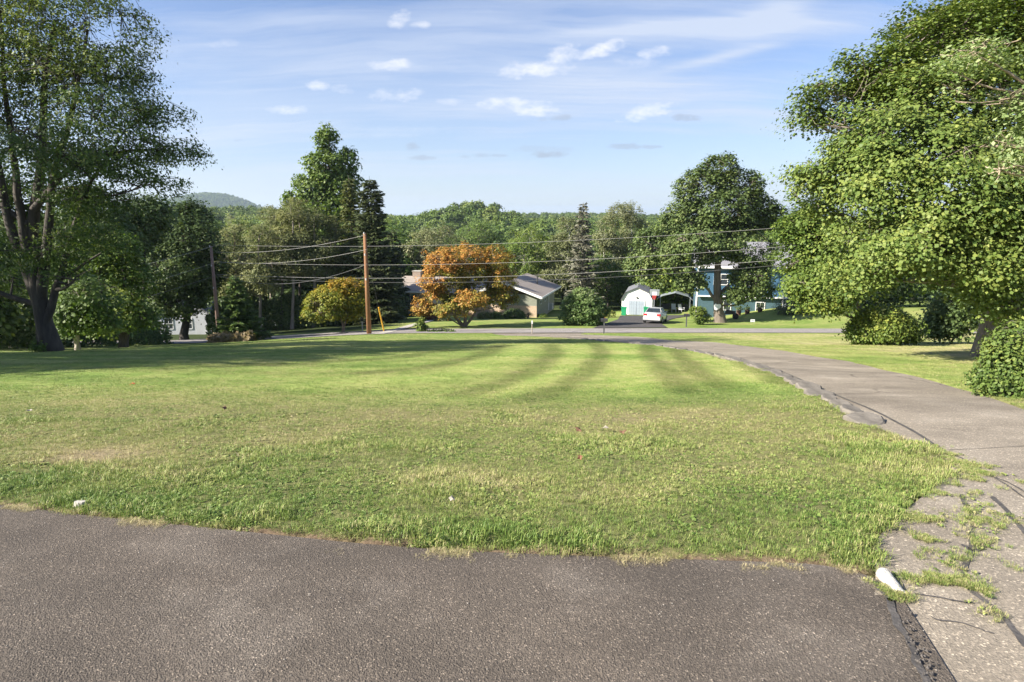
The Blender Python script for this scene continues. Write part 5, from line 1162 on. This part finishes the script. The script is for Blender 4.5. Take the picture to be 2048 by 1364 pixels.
# silver sedan (rear towards us)
def car():
    x, y = gx(1310, 61.0); z = T1(x, y)+.045; slope_ = math.atan2(T1(x+1.0, y+3)-T1(x, y), 3.1)
    o = empty('parked_car', (x, y, z), -R(22), label='silver sedan parked on the black driveway, rear towards the road', cat='car')
    o.rotation_euler = (slope_*.9, 0, -R(22))
    paint = simple('silver_paint', (.60, .60, .59), .25, .02, 2, metal=.35, spec=.6)
    import bmesh
    # side profile (y forward, z) and half widths: lofted cross-sections
    st = [(-2.30, .38, .62, .60, .60), (-2.27, .30, .90, .78, .64), (-2.1, .25, 1.02, .84, .70), (-1.6, .22, 1.06, .87, .72), (-1.05, .2, 1.07, .88, .74), (0, .2, 1.02, .89, .76), (.9, .2, .99, .88, .76), (1.5, .22, .92, .86, .74), (2.1, .25, .78, .80, .66), (2.35, .35, .62, .62, .5)]
    def sect(y, zb, zt, hw, hwt):
        return [(-hw*.92, y, zb), (-hw, y, zb+.18), (-hw, y, (zb+zt)*.5+.06), (-hw*.96, y, zt-.1), (-hwt, y, zt), (hwt, y, zt), (hw*.96, y, zt-.1), (hw, y, (zb+zt)*.5+.06), (hw, y, zb+.18), (hw*.92, y, zb)]
    V = []; Fs = []
    for s2 in st: V += sect(*s2)
    n = 10
    for i in range(len(st)-1):
        for j in range(n): Fs.append((i*n+j, i*n+(j+1) % n, (i+1)*n+(j+1) % n, (i+1)*n+j))
    Fs += [tuple(range(n))[::-1], tuple(range((len(st)-1)*n, len(st)*n))]
    b = MB().add(V, Fs).build('body', paint, o, smooth=True); 
    gs = [(-1.62, 1.04, 1.06, .70, .70), (-1.0, 1.03, 1.40, .74, .56), (-.4, 1.02, 1.47, .76, .58), (.25, 1.0, 1.45, .76, .58), (1.15, .98, 1.0, .72, .70)]
    V = []; Fs = []
    for (y, zb, zt, hb, ht) in gs: V += [(-hb, y, zb), (-ht, y, zt), (ht, y, zt), (hb, y, zb)]
    for i in range(len(gs)-1):
        for j in range(3): Fs.append((i*4+j, i*4+j+1, (i+1)*4+j+1, (i+1)*4+j))
    MB().add(V, Fs).build('window', M['carglass'], o)
    MB().add([(-.55, -1.0, 1.41), (.55, -1.0, 1.41), (.57, -.4, 1.485), (.57, .25, 1.465), (-.57, .25, 1.465), (-.57, -.4, 1.485)], [(0, 1, 2, 5), (5, 2, 3, 4)]).build('roof', paint, o, smooth=True)
    for sx in (-1, 1):
        pl = MB(); pl.tube([(sx*.72, -1.6, 1.06), (sx*.575, -1.0, 1.415), (sx*.59, -.4, 1.48), (sx*.59, .25, 1.46), (sx*.72, 1.15, 1.0)], .03, 5).tube([(sx*.77, -.25, 1.02), (sx*.6, -.25, 1.46)], .03, 5)
        pl.build('pillar', paint, o)
        for yw in (-1.38, 1.38):
            wv_ = MB().tube([(sx*.70, yw, .33), (sx*.90, yw, .33)], .33, 20).build('wheel', M['black'], o); MB().tube([(sx*.87, yw, .33), (sx*.912, yw, .33)], .2, 14).build('rim', M['steel'], wv_)
        MB().box(min(sx*.46, sx*.80), max(sx*.46, sx*.80), -2.31, -2.12, .74, .93).build('tail_light', M['redlens'], o, bevel=.02)
        MB().box(min(sx*.86, sx*1.02), max(sx*.86, sx*1.02), .62, .74, .98, 1.1).build('mirror', paint, o, bevel=.02)
    MB().box(-.82, .82, -2.40, -2.18, .32, .58).build('bumper', paint, o, bevel=.05); MB().box(-.22, .22, -2.335, -2.29, .68, .82).build('number_plate', M['signwhite'], o)
    MB().box(-.7, .7, -2.33, -2.2, .22, .32).build('underbody', M['black'], o)
car()

# white house at left behind the dark maple
wx, wy = gx(318, 73); wz = at(340, 676, 73)[2]
wh = empty('white_house', (wx, wy, wz), R(4), label='white house half hidden behind the dark round maple', cat='house')
k = PXM(54); Lw = 6.2
MB().box(0, Lw, 0, 6, -.6, 2.9).build('wall', M['sid_white'], wh); MB().prism([(0, 2.91), (Lw, 2.91), (Lw/2, 4.8)], 'y', 0, .12).build('gable', M['sid_white'], wh)
rw = MB(); rw.slab([(-.4, -.4, 2.7), (Lw/2, -.4, 4.95), (Lw/2, 6.4, 4.95), (-.4, 6.4, 2.7)], .1); rw.slab([(Lw/2, -.4, 4.95), (Lw+.4, -.4, 2.7), (Lw+.4, 6.4, 2.7), (Lw/2, 6.4, 4.95)], .1); rw.build('roof', M['shingle_dark'], wh)
window(wh, 1.2, 1.7, .9, 1.2, -.003); window(wh, 3.4, 1.7, .9, 1.2, -.003)
po = MB().box(Lw+.0, Lw+2.4, -1.6, 1.5, .45, .6).build('porch_floor', M['postgrey'], wh)
for px_ in (Lw+.1, Lw+1.2, Lw+2.3): MB().box(px_-.06, px_+.06, -1.55, -1.43, .6, 2.6).build('porch_post', M['white'], wh)
MB().slab([(Lw-.1, -1.8, 2.6), (Lw+2.7, -1.8, 2.6), (Lw+2.7, 1.5, 3.1), (Lw-.1, 1.5, 3.1)], .1).build('porch_roof', M['shingle_dark'], wh)
MB().box(Lw+.1, Lw+2.3, -1.52, -1.47, 1.35, 1.42).build('rail', M['white'], wh)
for i in range(9): MB().box(Lw+.2+i*.24, Lw+.24+i*.24, -1.51, -1.48, .6, 1.35).build('baluster', M['white'], wh)
for i in range(3): MB().box(Lw+2.4+i*.3, Lw+2.7+i*.3, -1.2, -.2, -.5, .45-.15*i).build('step', M['white'], wh)
wx, wy = gx(520, 84); w2 = empty('white_cottage', (wx, wy, T1(wx, wy)), R(5), label='white house glimpsed between the pine trunks', cat='house')
MB().box(0, 6, 0, 6, -1, 3.4).build('wall', M['sid_white'], w2); q = MB(); q.slab([(-.4, -.4, 3.4), (6.4, -.4, 3.4), (6.4, 3, 5.0), (-.4, 3, 5.0)], .12); q.slab([(-.4, 3, 5.0), (6.4, 3, 5.0), (6.4, 6.4, 3.4), (-.4, 6.4, 3.4)], .12); q.build('roof', M['shingle_dark'], w2)
window(w2, 1.5, 1.8, .9, 1.2, -.003); window(w2, 4.0, 1.8, .9, 1.2, -.003)
# far white buildings on the ridge
for k, (px, Y, row, w, h, lb) in enumerate([(1098, 900, 452, 9, 3, 'distant low white building among trees on the right ridge, left of two'), (1112, 905, 454, 7, 5, 'distant taller white building on the right ridge, right of two')]):
    x, y = gx(px, Y); z = at(px, row, Y)[2]; o = empty('distant_building', (x, y, T1(x, y)), 0, label=lb, cat='building'); zb = z-T1(x, y)
    MB().box(-w, w, 0, 10, -1, zb+h).build('wall', M['whitehouse'], o); MB().box(-w-.5, w+.5, -.5, 10.5, zb+h, zb+h+1).build('roof', M['shingle_grey'], o)

# ------------------------------------------------------------------ utility poles and wires
def pole(px, Y, top, topx, label, mat, r0=.17):
    x, y = gx(px, Y); z = T1(x, y); o = empty('utility_pole', (x, y, z), label=label, cat='utility pole', group='wooden utility poles')
    t = at(topx, top, Y); h = t[2]-z
    MB().tube([(0, 0, -.4), (0, 0, h*.5), (0, 0, h)], (r0, r0*.82, r0*.62), 12).build('shaft', mat, o, smooth=True)
    for zz in (h+.05, h*.80, h*.56): MB().tube([(0, -.10, zz-.07), (0, -.24, zz-.07)], .02, 6).tube([(0, -.24, zz-.13), (0, -.24, zz+.02)], .045, 8).build('insulator', M['ceramic'], o)
    return np.array((x, y, z)), h
pA, hA = pole(437, 55, 492, 427, 'left brown utility pole rising behind the small spruce', M['pole2'], .17)
pB, hB = pole(738, 46.5, 466, 732, 'tall orange-brown utility pole at the far edge of the lawn', M['pole'], .19)
def wire(P0, P1, sag, r, label, mat=None, group='overhead wires'):
    P0 = np.array(P0, float); P1 = np.array(P1, float); t = np.linspace(0, 1, 22)[:, None]; P = P0*(1-t)+P1*t; P[:, 2] -= (4*t*(1-t))[:, 0]*sag
    V, Q = tube_np(P-P0, r*.5, 6); link('overhead_wire', mesh_np('overhead_wire', V, Q, mat=mat or M['wire'], smooth=True), None, P0, label=label, cat='wire', group=group)
def aY(px, row, Y): return at(px, row, Y)
YA, YB = 54.8, 46.3
Wn = lambda: None
wire(aY(428,492,YA), aY(-250,640,30), .3, .022, 'topmost wire running left from the left pole')
wire(aY(430,525,YA), aY(-250,700,30), .3, .02, 'middle wire running left from the left pole')
wire(aY(432,551,YA), aY(-250,730,30), .3, .03, 'thick lowest wire running left from the left pole', M['wire_dark'])
wire(aY(431,504,YA), aY(731,470,YB), .45, .02, 'upper wire between the two utility poles'); wire(aY(431,523,YA), aY(733,499,YB), .5, .02, 'middle wire between the two utility poles')
wire(aY(434,550,YA), aY(735,528,YB), 1.1, .03, 'thick sagging cable between the two utility poles', M['wire_dark'])
wire(aY(428,490,YA), aY(1780,437,44), .75, .02, 'highest long wire running right from the left pole toward the huge maple')
wire(aY(432,524,YA), aY(1780,474,44), .9, .022, 'second long wire running right from the left pole toward the huge maple')
wire(aY(434,549,YA), aY(1780,498,44), 1.0, .024, 'third long cable running right from the left pole toward the huge maple')
wire(aY(434,553,YA), aY(1780,508,44), 1.15, .03, 'lowest long cable running right from the left pole toward the huge maple', M['wire_dark'])
gp = gx(768, 49.5); gz_ = T1(*gp)
wire(aY(736,520,YB), (gp[0], gp[1], gz_), 0, .02, 'guy wire slanting down from the tall pole', M['wire_dark'], 'guy wires')
a_ = np.array(aY(736,520,YB)); b_ = np.array((gp[0], gp[1], gz_)); g0 = b_+(a_-b_)*.0; g1 = b_+(a_-b_)*.36
gg = MB().tube([(0, 0, 0), tuple(g1-g0)], .055, 8).build('guy_guard', M['guard'], None, label='yellow plastic guard on the lower end of the guy wire', cat='guy guard'); gg.location = g0

# ------------------------------------------------------------------ small street furniture
def lamp_post():
    x, y = gx(725, 52); z = T1(x, y); o = empty('lamp_post', (x, y, z), label='small pale garden lamp post left of the tall pole', cat='lamp post')
    h = at(725, 634, 52)[2]-z; MB().tube([(0, 0, -.1), (0, 0, h-.35)], .045, 8).build('post', M['postgrey'], o)
    MB().prism([(-.09, h-.35), (.09, h-.35), (.14, h-.08), (-.14, h-.08)], 'y', -.1, .1).build('lantern', M['glass'], o); MB().add([(-.17,-.17,h-.08),(.17,-.17,h-.08),(.17,.17,h-.08),(-.17,.17,h-.08),(0,0,h+.06)], [(0,3,2,1),(0,1,4),(1,2,4),(2,3,4),(3,0,4)]).build('cap', M['darkgrey'], o)
    MB().box(-.22, .22, -.02, .02, h-.5, h-.46).build('cross_bar', M['postgrey'], o)
lamp_post()
def mailbox(px, Y, row, label, h):
    x, y = gx(px, Y); z = T1(x, y); o = empty('mailbox', (x, y, z), R(80), label=label, cat='mailbox')
    MB().box(-.05, .05, -.05, .05, -.1, h-.1).build('post', M['darkgrey'], o)
    pr_ = [(-.09, h-.1), (.09, h-.1)]+[(.09*cos(a), h+.06+.09*sin(a)) for a in np.linspace(0, pi, 8)]
    MB().prism(pr_, 'y', -.26, .26).build('box', M['black'], o); MB().box(.092, .1, -.05, -.02, h, h+.2).build('flag', M['red'], o)
mailbox(1208, 45.9, 668, 'dark mailbox on a post beside the lower end of the driveway', 1.0)
mailbox(1372, 55, 648, 'black mailbox on a post at the grass verge by the black driveway', 1.05)
x, y = gx(1064, 46.0); z = T1(x, y); o = empty('marker_stake', (x, y, z), label='thin pale marker stake standing at the road edge', cat='stake')
zt = at(1063, 641, 46)[2]-z; MB().tube([(0, 0, -.1), (0, 0, zt)], .035, 6).build('stake', M['wood_post'], o); MB().box(-.05, .05, -.045, -.036, zt-.25, zt).build('reflector', M['signwhite'], o)
x, y = gx(1504, 58); z = T1(x, y); o = empty('yard_sign', (x, y, z), label='tiny white yard sign in the grass before the blue house', cat='sign')
MB().box(-.2, .2, -.01, .01, .25, .5).build('panel', M['signwhite'], o)
for sx in (-.14, .14): MB().tube([(sx, 0, -.05), (sx, 0, .25)], .008, 5).build('leg', M['steel'], o)
MB().box(-.14, .14, -.014, -.011, .36, .40).build('print', M['sid_blue'], o)
# white board on the big dark tree's trunk
x, y = gx(1432, 60.0); z = at(1432, 613, 60)[2]; o = empty('tree_board', (x, y, z), label='white shaped board fixed low on the trunk of the large dark tree', cat='board')
MB().prism([(-.34, .1), (-.28, -.3), (-.1, -.38), (.1, -.25), (.34, -.08), (.3, .2), (.1, .24), (-.05, .2), (-.2, .3)], 'y', -.03, .03).build('board', M['white'], o)
for k, (px, Y, row, lb) in enumerate([(1475, 67.5, 628, 'dark flowerpot farthest left along the blue house wall'), (1492, 67.5, 627, 'dark flowerpot second along the blue house wall, below the sunlit patch'), (1517, 67, 624, 'brown flowerpot under the small lower window of the blue house')]):
    x, y = gx(px, Y); z = at(px, row, Y)[2]; o = empty('flower_pot', (x, y, z), label=lb, cat='flower pot', group='flower pots along the blue house')
    MB().tube([(0, 0, -.3), (0, 0, .4)], (.2, .28), 12).build('pot', M['terracotta'], o)
    rg = np.random.default_rng(k); Pq = rg.normal(0, .17, (160, 3))+np.array((0, 0, .6)); Nq = rg.normal(size=(160, 3))+np.array((0, 0, 1)); Nq /= np.linalg.norm(Nq, axis=1)[:, None]
    V, Q, ti = leaf_quads(Pq, Nq, .14, .6, rg, rg.random(160)); link('plant', mesh_np('plant', V, Q, mat=M['dark'], fattr={'tint': ti}), o)
# patio clutter: dark motorbike-like bicycle shape behind the trunk
x, y = gx(1456, 64.5); z = at(1456, 638, 64.5)[2]; o = empty('covered_motorbike', (x, y, z), R(70), label='dark motorbike parked behind the trunk of the large dark tree', cat='motorbike')
for yy in (-.65, .65):
    wv_ = MB().tube([(-.05, yy, .32), (.05, yy, .32)], .32, 18).build('wheel', M['black'], o)
MB().add([(-.15,-.6,.5),(.15,-.6,.5),(.15,.5,.5),(-.15,.5,.5),(-.12,-.65,.85),(.12,-.65,.85),(.14,.3,1.0),(-.14,.3,1.0)], [(0,3,2,1),(4,5,6,7),(0,1,5,4),(1,2,6,5),(2,3,7,6),(3,0,4,7)]).build('frame', M['darkgrey'], o, bevel=.03)
MB().tube([(-.35, .35, 1.15), (0, .45, 1.05), (.35, .35, 1.15)], .02, 6).tube([(0, .65, .32), (0, .42, 1.08)], .03, 6).build('handlebar', M['steel'], o)

# ------------------------------------------------------------------ foreground bits
x, y = gpt(1766, 1150); x2, y2 = gpt(1799, 1184); z = T1(x, y)
d_ = np.array((x2-x, y2-y)); L_ = float(np.linalg.norm(d_))
pp = MB()
angs = [2*pi*i/16 for i in range(16)]; ux, uy = d_/L_; V_ = []
for t, ro in ((-.01, .026), (.0, .031), (L_, .031), (L_+.002, .030), (L_+.002, .026), (L_-.06, .025)):
    for a in angs: V_.append((ux*t-uy*ro*cos(a), uy*t+ux*ro*cos(a), .006+ro*sin(a)*.95-.06*t))
F_ = [(r0*16+i, r0*16+(i+1) % 16, (r0+1)*16+(i+1) % 16, (r0+1)*16+i) for r0 in range(5) for i in range(16)]+[tuple(range(16))[::-1], tuple(range(80, 96))]
pp = pp.add(V_, F_).build('drain_pipe', M['pvc'], None, label='short white plastic pipe end bedded at the corner of the pavement', cat='pipe'); pp.location = (x, y, z)
def leafbit(px, row, label, col, s, seed):
    x, y = gpt(px, row); r = random.Random(seed); z = T1(x, y)+.05; V = []; n = 10
    for i in range(n):
        a = 2*pi*i/n; q = s*(1 if i % 2 == 0 else .55)*r.uniform(.8, 1.15); V.append((q*cos(a), q*sin(a), .25*s*sin(a*2+seed)))
    V += [(0, 0, .1*s)]; V2 = [(a, b, c-.004) for a, b, c in V]; m_ = len(V)
    Fs = [(i, (i+1) % n, n) for i in range(n)]+[(m_+(i+1) % n, m_+i, m_+n) for i in range(n)]+[(i, m_+i, m_+(i+1) % n, (i+1) % n) for i in range(n)]
    o = MB().add(V+V2, Fs).build('fallen_leaf', col, None, label=label, cat='leaf', group='fallen leaves on the lawn'); o.location = (x, y, z); o.rotation_euler = (r.uniform(-.6, .2), r.uniform(-.4, .4), r.random()*6)
lo_ = simple('orange_dead_leaf', (.62, .16, .06), .7, .2, 20); lb_ = simple('brown_dead_leaf', (.13, .07, .04), .8, .2, 20); lp_ = simple('pale_dead_leaf', (.34, .30, .24), .8, .2, 20)
leafbit(265, 773, 'bright orange fallen leaf on the lawn at the left', lo_, .055, 1); leafbit(1158, 868, 'curled dark brown leaf in the middle of the lawn', lb_, .045, 2); leafbit(1210, 864, 'pale curled leaf just right of the dark brown one', lp_, .04, 3)
leafbit(1245, 872, 'small dark leaf right of the pale curled leaf', lb_, .045, 4); leafbit(448, 822, 'black scrap of leaf on the left half of the lawn', lb_, .05, 5); leafbit(905, 1012, 'tan leaf in the grass near the pavement edge', lp_, .024, 6)
leafbit(1160, 925, 'reddish brown leaf in the grass below the lawn centre', simple('red_dead_leaf', (.20, .09, .05), .8, .2, 20), .03, 7); leafbit(60, 828, 'white flake of leaf at the far left of the lawn', lp_, .04, 8)
x, y = gpt(161, 1013); st_ = MB().add([(.05*cos(a)*random.Random(i).uniform(.7, 1.2), .03*sin(a)+.0, -.01) for i, a in enumerate(np.linspace(0, 2*pi, 9)[:-1])]+[(.035*cos(a), .02*sin(a), .022) for a in np.linspace(0, 2*pi, 9)[:-1]], [(i, (i+1) % 8, 8+(i+1) % 8, 8+i) for i in range(8)]+[tuple(range(8, 16))]).build('pale_stone', M['concrete'], None, label='small pale stone at the edge of the pavement at the left', cat='stone'); st_.location = (x, y, T1(x, y)+.01)
# loose grit on the dark pavement
def grit():
    n = 2600; X = rng.uniform(-4.2, 3, n); Y = rng.uniform(1.2, 3.6, n); k = in_poly(X, Y, front_poly); X, Y = X[k], Y[k]; n = len(X); S = rng.uniform(.0012, .0042, n); a = rng.random(n)*6.28; Z = T(X, Y)-.004
    V = []
    for j, (dx, dy, dz) in enumerate([(1, 0, 0), (-.4, .9, 0), (-.6, -.8, 0), (.0, .0, .9)]):
        V.append(np.stack([X+S*(dx*np.cos(a)-dy*np.sin(a)), Y+S*(dx*np.sin(a)+dy*np.cos(a)), Z+S*dz], 1))
    V = np.stack(V, 1).reshape(-1, 3); b = np.arange(n)[:, None]*4; Tt = np.concatenate([b+np.array([[0, 1, 3]]), b+np.array([[1, 2, 3]]), b+np.array([[2, 0, 3]])])
    link('grit', mesh_np('grit', V, T=Tt, mat=simple('pale_grit', (.32, .29, .25), .9, .5, 30)), kind='stuff', label='loose pale grit scattered over the dark asphalt')
grit()

# ------------------------------------------------------------------ thin summer haze
def haze():
    b = MB().box(-8500, 8500, -70, 10600, -60, 200); m = bpy.data.materials.new('haze_air'); m.use_nodes = True; nt = m.node_tree; nt.nodes.clear()
    out = nt.nodes.new('ShaderNodeOutputMaterial'); v = nt.nodes.new('ShaderNodeVolumePrincipled'); v.inputs['Color'].default_value = (.70, .85, 1, 1); v.inputs['Density'].default_value = HAZE; v.inputs['Anisotropy'].default_value = .2
    nt.links.new(v.outputs[0], out.inputs['Volume']); b.build('haze', m, None, kind='stuff', label='thin bluish summer haze over the valley')
HAZE = .00011
haze()
